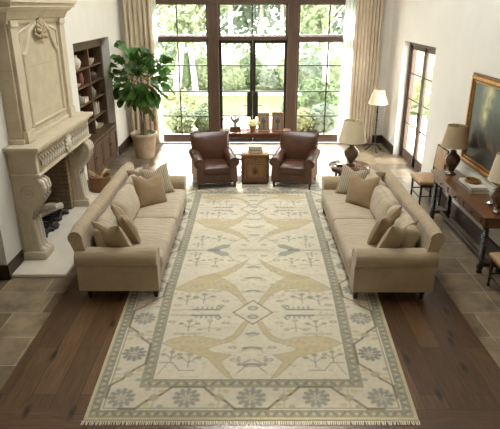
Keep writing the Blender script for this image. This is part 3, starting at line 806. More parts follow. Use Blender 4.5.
vase('vase', (xs, 11.2, 1.45), vp(.1, .22), M['cergrey'], 'grey vase on the third shelf, right column of the niche bookcase')
vase('vase', (xs, 11.05, 1.08), vp(.07, .2), M['ceramic'], 'slim ivory vase beside the pale books on the fourth shelf')
vase('bowl', (xs, 11.4, .76), bp(.13, .1), M['ceramic'], 'ivory bowl on the cupboard top in the niche bookcase', 'bowl')
vase('vase', (xs - .02, 11.15, .76), vp(.09, .27), M['ceramic'], 'ivory vase on the cupboard top in the niche bookcase')
def book(loc, sz, m, label, R=None, grp=None, cat='book'):
    """upright book: sz = (thickness along y, depth along x, height)"""
    t = thing('book', label, cat, loc, grp)
    x, y, z = loc; th, dp, h = sz
    MB().box(x - dp, x, y, y + th, z, z + h).build('cover', m, t, bevel=.003)
    MB().box(x - dp - .0, x - .006, y + .004, y + th - .004, z + .006, z + h + .0015).build('pages', M['paper'], t)
    return t
y = 10.14
for k, (mm, nm, place_) in enumerate((('bookwhite', 'cream', 'nearest in'), ('bookgrey', 'grey', 'second in'), ('paper', 'off-white', 'third in'), ('bookwhite', 'cream', 'last in'))):
    book((xs + .06, y, 1.081), (.045, .17, .24 - .015 * (k % 3)), M[mm], '%s book, %s the upright row at left on the fourth shelf' % (nm, place_), grp='upright books, left column'); y += .05
y = 11.25
for k, (mm, nm, place_) in enumerate((('bookwhite', 'cream', 'nearest the slim vase in'), ('bookgrey', 'grey', 'second in'), ('bookwhite', 'cream', 'middle of'), ('bookbrown', 'brown', 'fourth in'), ('bookwhite', 'cream', 'farthest in'))):
    book((xs + .06, y, 1.081), (.04, .17, .26 - .02 * (k % 3)), M[mm], '%s book, %s the upright row at right on the fourth shelf' % (nm, place_), grp='upright books, right column'); y += .045

# ------------------------------------------------------------------ basket with kindling
t = thing('basket', 'brown wicker basket filled with pale kindling beside the fireplace', 'basket', (-2.76, 9.3, 0))
MB().lathe([(0, .001), (.15, .001), (.165, .03), (.185, .2), (.19, .32), (.2, .335), (.19, .345), (.178, .33), (.17, .2), (.15, .05), (0, .04)], (-2.76, 9.3, 0), 28, lambda a, z: .02 * math.sin(a * 14) * (1 if int(z * 40) % 2 else -1)).build('wicker_body', M['basket'], t, smooth=True)
f = MB()
for k in range(16):
    f.tube([(-2.955 + .0 * k, 9.3, .34), (-2.95, 9.3, .36)], .001, 3)
f = MB(); f.tube([(-2.95, 9.3, .33), (-2.93, 9.3, .40), (-2.88, 9.3, .42)], .012, 6); f.build('handle', M['basket'], t, smooth=True)
r_ = random.Random(11)
for k in range(15):
    a = r_.random() * 6.28; b_ = a + PI + r_.uniform(-.7, .7); p = Vector((-2.76 + .12 * math.cos(a), 9.3 + .12 * math.sin(a), .16)); q = Vector((-2.76 + .2 * math.cos(b_), 9.3 + .2 * math.sin(b_), .40 + r_.random() * .08))
    tag(MB().tube([p, (p + q) / 2 + Vector((0, 0, .03)), q], [.011, .009, .006], 6).build('kindling_stick', M['stick'], smooth=True), 'pale thin kindling stick poking out of the wicker basket', 'stick', 'kindling in the basket')

# ------------------------------------------------------------------ fiddle leaf fig
def fig():
    cx, cy = -2.4, 11.82
    t = thing('potted_fiddle_leaf_fig', 'tall fiddle leaf fig in a round stone pot by the left curtain', 'plant', (cx, cy, 0))
    pot = MB().lathe([(0, .001), (.2, .001), (.205, .02), (.235, .2), (.27, .42), (.285, .5), (.31, .51), (.315, .55), (.305, .57), (.28, .57), (.27, .52), (.25, .5), (0, .5)], (cx, cy, 0), 32).build('pot', M['terracotta'], t, smooth=True)
    MB().lathe([(0, .53), (.12, .53), (.22, .515), (.262, .5), (0, .49)], (cx, cy, 0), 24).build('soil', M['soil'], pot, smooth=True)
    r = random.Random(5); tr = MB(); tips = []
    for k in range(4):
        a = k * 1.7; p0 = Vector((cx + .05 * math.cos(a), cy + .05 * math.sin(a), .5)); p1 = Vector((cx + .04 * math.cos(a + 1), cy + .04 * math.sin(a + 1), 1.0)); p2 = Vector((cx + .16 * math.cos(a), cy + .16 * math.sin(a), 1.5)); 
        p3 = Vector((cx + .2 * math.cos(a), cy + .2 * math.sin(a), 1.95 + .1 * (k % 3)))
        tr.tube([p0, p1, p2, p3], [.022, .018, .014, .008], 8); tips.append((p2, p3))
    br = []
    for k in range(15):
        a = k * 2.4; b0 = tips[k % 4][0].lerp(tips[k % 4][1], r.random()) ; b0.z = 1.3 + .6 * r.random() if b0.z < 1.3 else b0.z
        rr = r.uniform(.25, .55); e = Vector((cx + rr * math.cos(a) * 1.15, cy + rr * math.sin(a) * .9, b0.z + r.uniform(.0, .35)))
        tr.tube([b0, b0.lerp(e, .5) + Vector((0, 0, .04)), e], [.01, .008, .005], 6); br.append((b0, e))
    tr.build('trunk', M['bark'], t, smooth=True)
    lf = MB()
    C = Vector((cx, cy, 1.74))
    def leaf(p, d, L, roll):
        d = d.normalized(); side = d.cross(Vector((0, 0, 1)));
        if side.length < .1: side = Vector((1, 0, 0))
        side.normalize(); side = (Matrix.Rotation(roll, 3, d) @ side); nn = side.cross(d)
        us = [0, .1, .25, .42, .6, .78, .92, 1.0]; ws = [.02, .16, .26, .27, .37, .4, .25, .03]
        vs = []
        for u, w in zip(us, ws):
            c = p + d * (L * u) + Vector((0, 0, -1)) * (L * .28 * u * u)
            for s in (-1, -.5, 0, .5, 1):
                ww = w * L * s; wave = .03 * L * math.sin(u * 14 + s * 2) * abs(s)
                vs.append(c + side * ww + nn * (abs(s) * w * L * .28 + wave))
        fs = [(i * 5 + j, i * 5 + j + 1, (i + 1) * 5 + j + 1, (i + 1) * 5 + j) for i in range(7) for j in range(4)]
        lf.add(vs, fs)
        lf.tube([p - d * .04, p], [.004, .004], 4)
    n = 112
    for k in range(n):
        # spread over an egg shaped crown
        z = 1 - 2 * (k + .5) / n; a = k * 2.39996; rr = math.sqrt(1 - z * z)
        d = Vector((rr * math.cos(a), rr * math.sin(a), z))
        R = Vector((.58, .5, .52)) * r.uniform(.45, 1.12)
        if z < -.3: R = Vector((R.x * .75, R.y * .75, R.z * 1.05))
        p = C + Vector((d.x * R.x, d.y * R.y, d.z * R.z))
        dd = d + Vector((r.uniform(-.5, .5), r.uniform(-.5, .5), r.uniform(-.2, .5)))
        if z < -.2: dd = Vector((d.x, d.y, -.6 + r.uniform(-.3, .3)))
        leaf(p, dd, r.uniform(.22, .33), r.uniform(-.9, .9))
    for (b0, e) in br:
        for q in range(4): leaf(e, (e - b0).normalized() + Vector((r.uniform(-.7, .7), r.uniform(-.7, .7), r.uniform(-.2, .7))), r.uniform(.2, .3), r.uniform(-.8, .8))
    for q in range(7): leaf(C + Vector((r.uniform(-.1, .15), 0, .48)), Vector((r.uniform(-.5, .7), r.uniform(-.5, .5), 1)), .28, r.uniform(-1, 1))
    lf.v = [(v[0] if v[0] > -2.95 else -2.95 + (v[0] + 2.95) * .15, v[1], v[2]) for v in lf.v]
    lf.build('foliage', M['leaf'], t, smooth=True, auto=False)
fig()

# ------------------------------------------------------------------ curtains
def curtain(x0, x1, label, nf, sx0, sx1, ph):
    t = thing('curtain', label, 'curtain', ((x0 + x1) / 2, YB - .17, 0), 'linen curtains at the tall window')
    def wave(u, z):
        th = u * nf * 2 * PI + ph; s = .8 + .2 * math.sin(u * 9 + ph); k = 1 + .15 * math.sin(z * 1.3 + u * 5)
        return s * k, th
    fr = MB(); n = nf * 16
    def fn(u, v):
        z = .015 + v * 4.0; s, th = wave(u, z)
        return (x0 + (x1 - x0) * u + .018 * math.sin(th + 1.2), YB - .17 + .062 * s * math.sin(th), z)
    fr.sheet(fn, n, 14)
    o = fr.build('drape', M['curtain'], t, smooth=True, auto=False)
    md = o.modifiers.new('solid', 'SOLIDIFY'); md.thickness = .004
    sh = MB()
    def fs_(u, v):
        z = .015 + v * 4.0; return (sx0 + (sx1 - sx0) * u, YB - .09 + .02 * math.sin(u * 25 + ph), z)
    sh.sheet(fs_, 40, 6)
    o = sh.build('sheer', M['sheer'], t, smooth=True, auto=False)
curtain(-2.95, -2.27, 'left full-length linen curtain hanging behind the fiddle leaf fig', 6, -2.36, -2.17, .4)
curtain(2.42, 3.05, 'right full-length linen curtain hanging beside the iron floor lamp', 8, 2.2, 2.5, 1.1)
tag(MB().tube([(-3.0, YB - .17, 4.06), (3.15, YB - .17, 4.06)], .02, 10).build('curtain_rod', M['iron'], smooth=True), 'dark rod carrying both linen curtains above the window', 'curtain rod')

# ------------------------------------------------------------------ sofas
def make_sofa():
    L = 1.47
    t = thing('sofa', 'left', 'sofa', group='pair of oatmeal linen sofas', local=True)
    MB().box(-.42, .36, -L + .1, L - .1, .13, .3).cushion((.375, 0, .23), (.025, L - .12, .1), .02, wob=.002).build('base', M['linen'], t, bevel=.02)
    # back: rolled top profile, built as a sweep along y
    pr = [(-.43, .13), (-.43, .45), (-.455, .62), (-.49, .72)]
    for k in range(13):
        a = PI * 1.08 - k * PI * 1.15 / 12; pr.append((-.435 + .082 * math.cos(a), .80 + .082 * math.sin(a)))
    pr += [(-.34, .7), (-.3, .5), (-.26, .3), (-.26, .13)]
    b = MB(); n = len(pr); ys = [-L + .03 + (2 * L - .06) * k / 30 for k in range(31)]; vs = []
    for i, yy in enumerate(ys):
        e = min(i, 30 - i); sh = 1 if e > 1 else (.97 if e == 1 else .9)
        for (x, z) in pr: vs.append((-.39 + (x + .39) * sh, yy, .13 + (z - .13) * (sh if e > 0 else .985) + .004 * math.sin(yy * 9)))
    fs = [(i * n + j, i * n + (j + 1) % n, (i + 1) * n + (j + 1) % n, (i + 1) * n + j) for i in range(30) for j in range(n)]
    fs += [tuple(range(n))[::-1], tuple(range(30 * n, 31 * n))]
    b.add(vs, fs).build('backrest', M['linen'], t, smooth=True)
    for s in (-1, 1):
        pa = [(0, .13), (0, .47)]
        y_in = -.2; cyy, cz, r = -.085, .545, .105
        # y measured outward: 0 = outer panel
        pa = [(-.2, .13), (-.2, .5)]
        for k in range(15):
            a = PI * .98 - k * PI * 1.35 / 14; pa.append((cyy + r * 1.1 * math.cos(a) * 1.05, cz + r * math.sin(a)))
        pa += [(-.02, .43), (-.015, .3), (-.015, .13)]
        n = len(pa); xsn = [-.45, -.43, -.3, -.1, .1, .28, .36, .395, .41]; sc_ = [.93, 1, 1, 1, 1, 1, 1, .985, .93]; vs = []
        for x, q in zip(xsn, sc_):
            for (u, z) in pa: vs.append((x, s * (L + (-.1 + (u + .1) * q)), .13 + (z - .13) * (q if q > .97 else .985)))
        fs = [(i * n + j, i * n + (j + 1) % n, (i + 1) * n + (j + 1) % n, (i + 1) * n + j) for i in range(len(xsn) - 1) for j in range(n)]
        fs += [tuple(range(n))[::-1], tuple(range((len(xsn) - 1) * n, len(xsn) * n))]
        if s < 0: fs = [f[::-1] for f in fs]
        arm = MB().add(vs, fs).build('arm', M['linen'], t, smooth=True)
        # piping round the scroll front
        pp = MB().tube([(.405, s * (L + (-.1 + (u + .1) * .95)), .13 + (z - .13) * .985) for u, z in pa], .008, 6); pp.build('piping', M['linend'], arm, smooth=True)
    for k, (a, b_) in enumerate(((-L + .2, -.003), (.003, L - .2))):
        MB().cushion((.09, (a + b_) / 2, .395), (.345, (b_ - a) / 2, .085), .055, (.0, .0, .022), wob=.012, seed=k + 1).build('seat_cushion', M['linend'], t, smooth=True, auto=False)
    w = (2 * L - .42) / 3
    for k in range(3):
        yc = -L + .21 + w * (k + .5)
        MB().cushion((-.2, yc, .645), (.085, w / 2 - .005, .2), .075, (.035, 0, .03), R=roty(-.22), wob=.022, seed=k + 5).build('back_cushion', M['linend'], t, smooth=True, auto=False)
    for x in (-.36, .36):
        for yy in (-L + .1, L - .1):
            MB().lathe([(0, 0), (.018, 0), (.022, .01), (.026, .06), (.034, .09), (.036, .14), (0, .14)], (x, yy, 0), 12).build('leg', M['darkwood'], t, smooth=True)
    return t
s1 = make_sofa(); s1.scale = (1.08, 1, 1); place(s1, (-1.5, 6.87, 0)); s1['label'] = 'oatmeal linen rolled-arm sofa on the left, backing onto the fireplace'
s2 = dup(s1, (1.63, 6.84, 0), PI, 'oatmeal linen rolled-arm sofa on the right, backing onto the long console table')
# throw pillows
def pillow(loc, L, H, T, rz, lean, m, label, seed, roll=0):
    """rz: the way the face points (0 = +x); lean = tipped back"""
    R = rotz(rz - PI / 2) @ rotx(lean) @ roty(roll)   # local +-y is the face normal
    R = rotz(rz + PI / 2) @ rotx(-lean) @ roty(roll)
    o = MB().pillow((0, 0, 0), L, H, T, Matrix.Identity(3), seed).build('throw_pillow', m, smooth=True)
    o.location = loc; o.rotation_euler = R.to_euler()
    return tag(o, label, 'pillow', 'throw pillows on the sofas')
pillow((-1.59, 5.66, .69), .50, .48, .18, 1.0, .42, M['pil_sand'], 'sand linen pillow nearest the viewer on the left sofa', 1, .12)
pillow((-1.54, 6.08, .69), .50, .48, .18, .5, .45, M['pil_tan'], 'tan linen pillow second from the near arm of the left sofa', 2, -.1)
pillow((-1.47, 7.42, .68), .52, .50, .18, -.85, .4, M['pil_tan'], 'tan woven pillow in front at the far end of the left sofa', 3, .08)
pillow((-1.66, 7.78, .70), .48, .48, .15, -.6, .3, M['pil_taupe'], 'taupe pillow half hidden behind the tan one, left sofa far end', 4, .0)
pillow((-1.44, 7.86, .69), .46, .48, .13, -1.1, .35, M['pil_stripe'], 'striped taupe pillow against the far arm of the left sofa', 5, -.12)
pillow((1.70, 5.66, .69), .52, .48, .18, PI - .95, .42, M['pil_sand'], 'sand linen pillow nearest the viewer on the right sofa', 6, -.12)
pillow((1.65, 6.02, .69), .50, .48, .18, PI - .7, .42, M['pil_tan'], 'tan linen pillow second from the near arm of the right sofa', 7, .1)
pillow((1.64, 7.36, .69), .52, .50, .18, PI + .75, .4, M['pil_tan'], 'tan woven pillow in front at the far end of the right sofa', 8, -.1)
pillow((1.82, 7.74, .70), .48, .46, .15, PI + .7, .3, M['pil_taupe'], 'taupe pillow half hidden behind the tan one, right sofa far end', 9, .05)
pillow((1.58, 7.82, .69), .44, .48, .13, PI + 1.15, .35, M['pil_stripe'], 'striped pale pillow against the far arm of the right sofa', 10, .12)

# ------------------------------------------------------------------ leather armchairs
def make_armchair():
    t = thing('armchair', 'a', 'armchair', group='pair of leather club chairs', local=True)   # faces -y, width along x
    W = .38
    MB().box(-W + .04, W - .04, -.34, .36, .13, .28).cushion((0, -.345, .235), (W - .05, .03, .055), .02, wob=.002).cushion((0, -.345, .165), (W - .05, .028, .035), .02, wob=.002).build('base', M['leather'], t, bevel=.02)
    MB().cushion((0, -.08, .36), (W - .13, .31, .08), .055, (0, .0, .025), wob=.006, seed=2).build('seat_cushion', M['leather'], t, smooth=True, auto=False)
    # back with flared top corners
    b = MB(); vs = []; fs = []
    def back(u, v, side):
        w = (W - .05) + .03 * v; x = w * u; z = .28 + .66 * v - .012 * u * u * v; bulge = .05 * (1 - u * u) * math.sin(PI * min(1, v * 1.1)) 
        y = .22 + .16 * v
        rr = (1 - abs(u) ** 8) ** .3 * (1 - max(0, (v - .75) / .25) ** 3) ** .4
        return (x, y + (-.06 * rr - bulge if side else .08 * rr + .02), z)
    for side in (0, 1):
        m = MB().sheet(lambda a, c: back(2 * a - 1, c, side), 24, 16)
        if side: m.f = [f for f in m.f]
        else: m.f = [f[::-1] for f in m.f]
        b.add(m.v, m.f)
    b.build('backrest', M['leather'], t, smooth=True, auto=False)
    for s in (-1, 1):
        pa = [(-.16, .13), (-.155, .42)]
        for k in range(13):
            a = PI * .98 - k * PI * 1.35 / 12; pa.append((-.075 + .095 * math.cos(a), .51 + .085 * math.sin(a)))
        pa += [(-.03, .4), (-.02, .13)]
        n = len(pa); yn = [-.375, -.37, -.355, -.2, 0, .2, .36]; q_ = [.9, .96, 1, 1, 1, 1, 1]; dz = [-.0, 0, 0, .005, .02, .035, .05]; vs = []
        for y_, q, d in zip(yn, q_, dz):
            for (u, z) in pa: vs.append((s * (W + (-.08 + (u + .08) * q)), y_, (.13 + (z - .13) * (1 if q == 1 else .97 + .03 * q)) + (d if z > .3 else 0)))
        fs = [(i * n + j, i * n + (j + 1) % n, (i + 1) * n + (j + 1) % n, (i + 1) * n + j) for i in range(len(yn) - 1) for j in range(n)]
        fs += [tuple(range(n))[::-1], tuple(range((len(yn) - 1) * n, len(yn) * n))]
        if s > 0: fs = [f[::-1] for f in fs]
        arm = MB().add(vs, fs).build('arm', M['leather'], t, smooth=True)
        MB().tube([(s * (W + (-.08 + (u + .08) * .93)), -.374, .13 + (z - .13) * .997) for u, z in pa], .006, 6).build('piping', M['darkwood'], arm, smooth=True)
    for x in (-W + .06, W - .06):
        MB().lathe([(0, 0), (.016, 0), (.02, .02), (.017, .04), (.026, .08), (.03, .135), (0, .135)], (x, -.32, 0), 12).build('leg', M['darkwood'], t, smooth=True)
        MB().tube([(x, .36, 0), (x, .32, .14)], [.016, .024], 8).build('leg', M['darkwood'], t, smooth=True)
    return t
a1 = make_armchair(); a1.scale = (1.07, 1.02, 1.0)
place(a1, (-.70, 9.86, 0), .24); a1['label'] = 'brown leather rolled-arm armchair left of the small wooden chest'
dup(a1, (.87, 9.86, 0), -.26, 'brown leather rolled-arm armchair right of the small wooden chest')

# ------------------------------------------------------------------ chest between the chairs, books on it
t = thing('side_chest', 'small carved wooden chest between the two leather armchairs', 'chest', (.1, 10.04, 0))
b = MB().box(-.12, .32, 9.83, 10.25, .06, .56).build('body', M['chestw'], t, bevel=.01)
MB().box(-.17, .37, 9.79, 10.29, .56, .6).box(-.15, .35, 9.81, 10.27, .54, .56).build('top', M['chestw'], t, bevel=.01)
MB().box(-.16, .36, 9.8, 10.28, .02, .09).build('plinth', M['chestd'], t, bevel=.015)
p = MB()
for x in (-.14, .34): p.lathe([(0, 0), (.03, 0), (.035, .03), (.022, .06), (.03, .12), (.026, .25), (.034, .3), (.024, .36), (.03, .46), (.034, .5), (0, .5)], (x, 9.82, .05), 12)
p.build('corner_column', M['chestd'], t, smooth=True)
d = MB().box(-.08, .28, 9.818, 9.832, .12, .42).build('door', M['chestw'], t, bevel=.004)
MB().tube([(-.07, 9.815, .13), (-.07, 9.815, .41), (.27, 9.815, .41), (.27, 9.815, .13), (-.07, 9.815, .13)], .012, 6).build('door_frame', M['chestd'], d)
c = MB()
for k in range(8):
    a = 2 * PI * k / 8; c.tube([(.1 + .02 * math.cos(a), 9.812, .27 + .02 * math.sin(a)), (.1 + .07 * math.cos(a), 9.808, .27 + .09 * math.sin(a))], [.014, .007], 6)
c.lathe([(0, -.02), (.02, -.01), (.022, 0), (.02, .01), (0, .02)], (.1, 9.81, .27), 10)
c.build('carved_flower', M['chestd'], d, smooth=True)
dr = MB().box(-.08, .28, 9.816, 9.832, .45, .53).build('drawer', M['chestw'], t, bevel=.004)
MB().lathe([(0, -.014), (.013, -.01), (.015, 0), (.013, .01), (0, .014)], (.1, 9.805, .49), 10).build('knob', M['iron'], dr, smooth=True)
MB().box(.36, .37, 9.9, 10.2, .15, .5).build('side_panel', M['chestd'], t, bevel=.003)
def flat_book(x0, x1, y0, y1, z, th, m, label, grp, rz=0):
    t = thing('book', label, 'book', ((x0 + x1) / 2, (y0 + y1) / 2, z), grp)
    MB().box(x0, x1, y0, y1, z, z + .004).box(x0, x1, y0, y1, z + th - .004, z + th).box(x0, x0 + .004, y0, y1, z, z + th).build('cover', m, t, bevel=.0015)
    MB().box(x0 + .004, x1 - .005, y0 + .004, y1 - .004, z + .004, z + th - .004).build('pages', M['paper'], t)
    t.rotation_euler = (0, 0, rz); return t
flat_book(-.03, .24, 9.9, 10.1, .601, .045, M['bookbrown'], 'dark brown book at the bottom of the stack on the chest', 'books on the chest')
flat_book(-.02, .23, 9.91, 10.09, .647, .04, M['bookgrey'], 'grey book in the middle of the stack on the chest', 'books on the chest')
flat_book(-.03, .23, 9.9, 10.09, .688, .035, M['bookwhite'], 'cream book on top of the stack on the chest', 'books on the chest')

# ------------------------------------------------------------------ console under the window and what stands on it
t = thing('console_table', 'low brown console table behind the armchairs in front of the garden doors', 'table', (.12, 11.05, 0))
MB().box(-.62, .86, 10.84, 11.3, .74, .78).build('tabletop', M['walnutx'], t, bevel=.008)
MB().box(-.5, .74, 10.9, 10.93, .66, .74).box(-.5, .74, 11.2, 11.23, .66, .74).box(-.5, -.47, 10.9, 11.23, .66, .74).box(.71, .74, 10.9, 11.23, .66, .74).build('apron', M['walnut'], t, bevel=.004)
for x in (-.5, .69):
    for y_ in (10.9, 11.18): MB().box(x, x + .05, y_, y_ + .05, 0, .66).build('leg', M['walnut'], t, bevel=.008)
MB().tube([(-.47, 10.93, .25), (-.2, 10.9, .2), (.12, 10.9, .17), (.44, 10.9, .2), (.71, 10.93, .25)], .022, 8).tube([(-.47, 11.2, .22), (.71, 11.2, .22)], .02, 8).build('stretcher', M['iron'], t, smooth=True)
zt = .781
t = thing('sculpture', 'small branching coral sculpture on a dark box, left on the console', 'sculpture', (-.31, 11.05, zt))
MB().box(-.42, -.2, 10.98, 11.12, zt, zt + .1).build('plinth', M['chestd'], t, bevel=.005)
c = MB(); r_ = random.Random(2); c.tube([(-.31, 11.05, zt + .1), (-.31, 11.05, zt + .16)], [.04, .022], 8)
for k in range(9):
    a = k * .75; e = Vector((-.31 + .1 * math.cos(a), 11.05 + .05 * math.sin(a), zt + .24 + .04 * (k % 3)))
    c.tube([(-.31, 11.05, zt + .14), ((-.31 + e.x) / 2, 11.05, zt + .2), e], [.016, .018, .014], 6)
c.build('coral', M['cergrey'], t, smooth=True)
t = thing('potted_flowers', 'potted cream-green hydrangea on the console under the garden doors', 'plant', (.06, 11.02, zt))
MB().lathe([(0, 0), (.055, 0), (.085, .12), (.09, .13), (.08, .13), (.07, .11), (0, .11)], (.06, 11.02, zt), 18).build('pot', M['chestw'], t, smooth=True)
def leaves(mb, c, rad, n, size, rnd, surf=.5, flat=None):
    c = Vector(c)
    for k in range(n):
        z = rnd.uniform(-1, 1); a = rnd.random() * 2 * PI; rr = math.sqrt(1 - z * z); q = rnd.uniform(surf, 1)
        d = Vector((rr * math.cos(a), rr * math.sin(a), z)); p = c + Vector((d.x * rad[0], d.y * rad[1], d.z * rad[2])) * q
        nrm = (d + Vector((rnd.uniform(-1, 1), rnd.uniform(-1, 1), rnd.uniform(-1, 1))) * .9).normalized()
        s = nrm.cross(Vector((rnd.uniform(-1, 1), rnd.uniform(-1, 1), rnd.uniform(-1, 1)))).normalized(); u = nrm.cross(s); L = size * rnd.uniform(.6, 1.3)
        mb.add([p - s * L, p + u * L * .45, p + s * L, p - u * L * .45], [(0, 1, 2, 3)])
m = MB(); r_ = random.Random(9); leaves(m, (.06, 11.02, zt + .17), (.16, .13, .075), 500, .02, r_, .6); m.build('blossom', M['petal'], t)
def frame_(xc, yc, w, h, label, rz, seed):
    t = thing('picture_frame', label, 'picture frame', group='framed pictures on the console', local=True)
    f = MB(); b_ = .045
    f.box(-w / 2, w / 2, -.012, .012, 0, b_).box(-w / 2, w / 2, -.012, .012, h - b_, h).box(-w / 2, -w / 2 + b_, -.012, .012, b_, h - b_).box(w / 2 - b_, w / 2, -.012, .012, b_, h - b_)
    f.build('frame', M['chestw'], t, bevel=.004)
    MB().box(-w / 2 + b_, w / 2 - b_, -.004, .01, b_, h - b_).build('mat_board', M['bookwhite'] if False else M['cergrey'], t)
    MB().lathe([(0, 0), (.045, 0), (.045, .003), (0, .003)], (0, 0, 0), 20).build('picture', M['chestd'], t)
    o = t.children[-1]; o.rotation_euler = (PI / 2, 0, 0); o.location = (0, -.005, h * .5); 
    MB().box(-.02, .02, 0, .006, 0, h * .75, rotx(-.25), (0, 0, h * .75)).build('stand', M['chestd'], t)
    t.location = (xc, yc, zt + .004); t.rotation_euler = (-.16, 0, rz); return t
frame_(.29, 11.08, .24, .36, 'wooden framed picture nearest the hydrangea on the console', .1, 1)
frame_(.58, 11.05, .25, .38, 'wooden framed picture at the right end of the console', -.12, 2)

# ------------------------------------------------------------------ round table, urn lamp, little box
t = thing('round_side_table', 'round dark wood side table beyond the right sofa', 'table', (1.76, 9.08, 0))
MB().lathe([(0, .565), (.33, .565), (.345, .57), (.36, .58), (.36, .592), (.35, .6), (0, .6)], (1.76, 9.08, 0), 40).build('tabletop', M['walnutx'], t, smooth=True)
MB().lathe([(.29, .5), (.31, .5), (.31, .565), (.29, .565)], (1.76, 9.08, 0), 32).build('apron', M['darkwood'], t, smooth=True)
for k in range(4):
    a = PI / 4 + k * PI / 2; x, y_ = 1.76 + .27 * math.cos(a), 9.08 + .27 * math.sin(a)
    MB().lathe([(0, 0), (.012, 0), (.02, .02), (.014, .05), (.018, .25), (.026, .3), (.018, .34), (.024, .48), (.026, .56), (0, .56)], (x, y_, 0), 10).build('leg', M['darkwood'], t, smooth=True)
MB().lathe([(0, .14), (.2, .14), (.21, .155), (.2, .17), (0, .17)], (1.76, 9.08, 0), 28).build('lower_shelf', M['darkwood'], t, smooth=True)
def table_lamp(loc, body, r0, r1, zs0, zs1, mb_, ms, label, hw=.045):
    x, y_, z = loc
    t = thing('table_lamp', label, 'lamp', loc, 'table lamps')
    MB().lathe(body, loc, 28).build('body', mb_, t, smooth=True)
    ztop = z + body[-1][1]
    MB().tube([(x, y_, ztop - .01), (x, y_, zs1 + .01)], .007, 8).tube([(x, y_, ztop), (x, y_, ztop + .04)], .016, 8).build('stem', M['brassd'], t, smooth=True)
    n = 36
    s = MB().lathe([(r0, zs0), (r1, zs1), (r1 - .004, zs1), (r0 - .004, zs0)], (x, y_, 0), n)
    s.f = [f for f in s.f if len(f) == 4]
    k = 4
    for j in range(n): s.f.append((j * k + 3, ((j + 1) % n) * k + 3, ((j + 1) % n) * k, j * k))
    sh = s.build('lamp_shade', ms, t, smooth=True)
    MB().tube([(x - r1 + .004, y_, zs1 - .012), (x + r1 - .004, y_, zs1 - .012)], .003, 6).tube([(x, y_ - r1 + .004, zs1 - .012), (x, y_ + r1 - .004, zs1 - .012)], .003, 6).lathe([(0, 0), (.008, 0), (.012, .012), (.006, .025), (0, .03)], (x, y_, zs1 - .01), 10).build('finial', M['brassd'], t, smooth=True)
    for (rr, zz) in ((r0, zs0 + .005), (r1, zs1 - .005)):
        tr = MB(); tr.tube([(x + rr * math.cos(2 * PI * q / 36), y_ + rr * math.sin(2 * PI * q / 36), zz) for q in range(37)], .004, 5)
        tr.build('trim_band', ms, sh, smooth=True)
    return t
urn = [(0, 0), (.085, 0), (.09, .02), (.05, .035), (.045, .05), (.08, .1), (.12, .17), (.13, .23), (.11, .28), (.06, .32), (.045, .345), (.055, .36), (.05, .375), (.02, .385)]
table_lamp((1.79, 9.1, .601), urn, .245, .165, 1.02, 1.39, M['urn'], M['shade'], 'urn-shaped bronze lamp with cream shade on the round side table')
t = thing('trinket_box', 'small dark square box on the round side table', 'box', (1.57, 9.0, .601))
MB().box(1.52, 1.62, 8.95, 9.05, .601, .63).build('body', M['blackglass'], t, bevel=.003); MB().box(1.517, 1.623, 8.947, 9.053, .631, .642).build('lid', M['silver'], t, bevel=.003)

# ------------------------------------------------------------------ floor lamp
x, y_ = 2.97, 12.38
t = thing('floor_lamp', 'black wrought iron floor lamp with cream shade in the far right corner', 'lamp', (x, y_, 0))
pr = [(0, .12), (.02, .12)]
for k in range(14): pr += [(.012, .16 + k * .062), (.02 if k % 3 else .03, .18 + k * .062)]
pr += [(.012, 1.05), (.035, 1.06), (.012, 1.08), (.012, 1.2), (0, 1.2)]
MB().lathe(pr, (x, y_, 0), 12).build('pole', M['iron'], t, smooth=True)
for k in range(3):
    a = -PI / 2 + k * 2 * PI / 3; c_, s_ = math.cos(a), math.sin(a)
    MB().tube([(x, y_, .17), (x + .08 * c_, y_ + .08 * s_, .15), (x + .15 * c_, y_ + .15 * s_, .06), (x + .2 * c_, y_ + .2 * s_, .015), (x + .24 * c_, y_ + .24 * s_, .02)], [.02, .018, .016, .014, .016], 8).build('leg', M['iron'], t, smooth=True)
s = MB().lathe([(.235, 1.12), (.115, 1.44), (.111, 1.44), (.231, 1.12)], (x, y_, 0), 36); s.f = [f for f in s.f if len(f) == 4]
for j in range(36): s.f.append((j * 4 + 3, ((j + 1) % 36) * 4 + 3, ((j + 1) % 36) * 4, j * 4))
s.build('lamp_shade', M['shade'], t, smooth=True)
MB().tube([(x - .112, y_, 1.43), (x + .112, y_, 1.43)], .003, 6).tube([(x, y_, 1.2), (x, y_, 1.46)], .005, 6).lathe([(0, 0), (.01, .005), (.006, .03), (0, .035)], (x, y_, 1.44), 8).build('finial', M['iron'], t, smooth=True)

# ------------------------------------------------------------------ long console by the right wall
X0, X1, Y0, Y1 = 2.88, 3.29, 6.02, 8.12
t = thing('console_table', 'long walnut console with turned legs against the right wall', 'table', (3.08, 7.07, 0))
MB().box(X0, X1, Y0, Y1, .765, .8).build('tabletop', M['walnut'], t, bevel=.006)
MB().box(X0 + .04, X0 + .06, Y0 + .05, Y1 - .05, .64, .765).box(X1 - .06, X1 - .04, Y0 + .05, Y1 - .05, .64, .765).box(X0 + .04, X1 - .04, Y0 + .05, Y0 + .07, .64, .765).box(X0 + .04, X1 - .04, Y1 - .07, Y1 - .05, .64, .765).build('apron', M['walnut'], t, bevel=.004)
for k in range(3):
    a = Y0 + .18 + k * .6; d = MB().box(X0 + .028, X0 + .042, a, a + .54, .66, .75).build('drawer', M['walnut'], t, bevel=.005)
    MB().lathe([(0, -.014), (.012, -.01), (.014, 0), (.012, .01), (0, .014)], (X0 + .018, a + .27, .705), 10).build('knob', M['iron'], d, smooth=True)
lgs = 1.25
lg = [(0, 0), (.025, 0), (.03, .03), (.022, .05), (.034, .07), (.034, .14), (.022, .15)]
for k in range(14): lg += [(.034, .175 + k * .032), (.021, .191 + k * .032)]
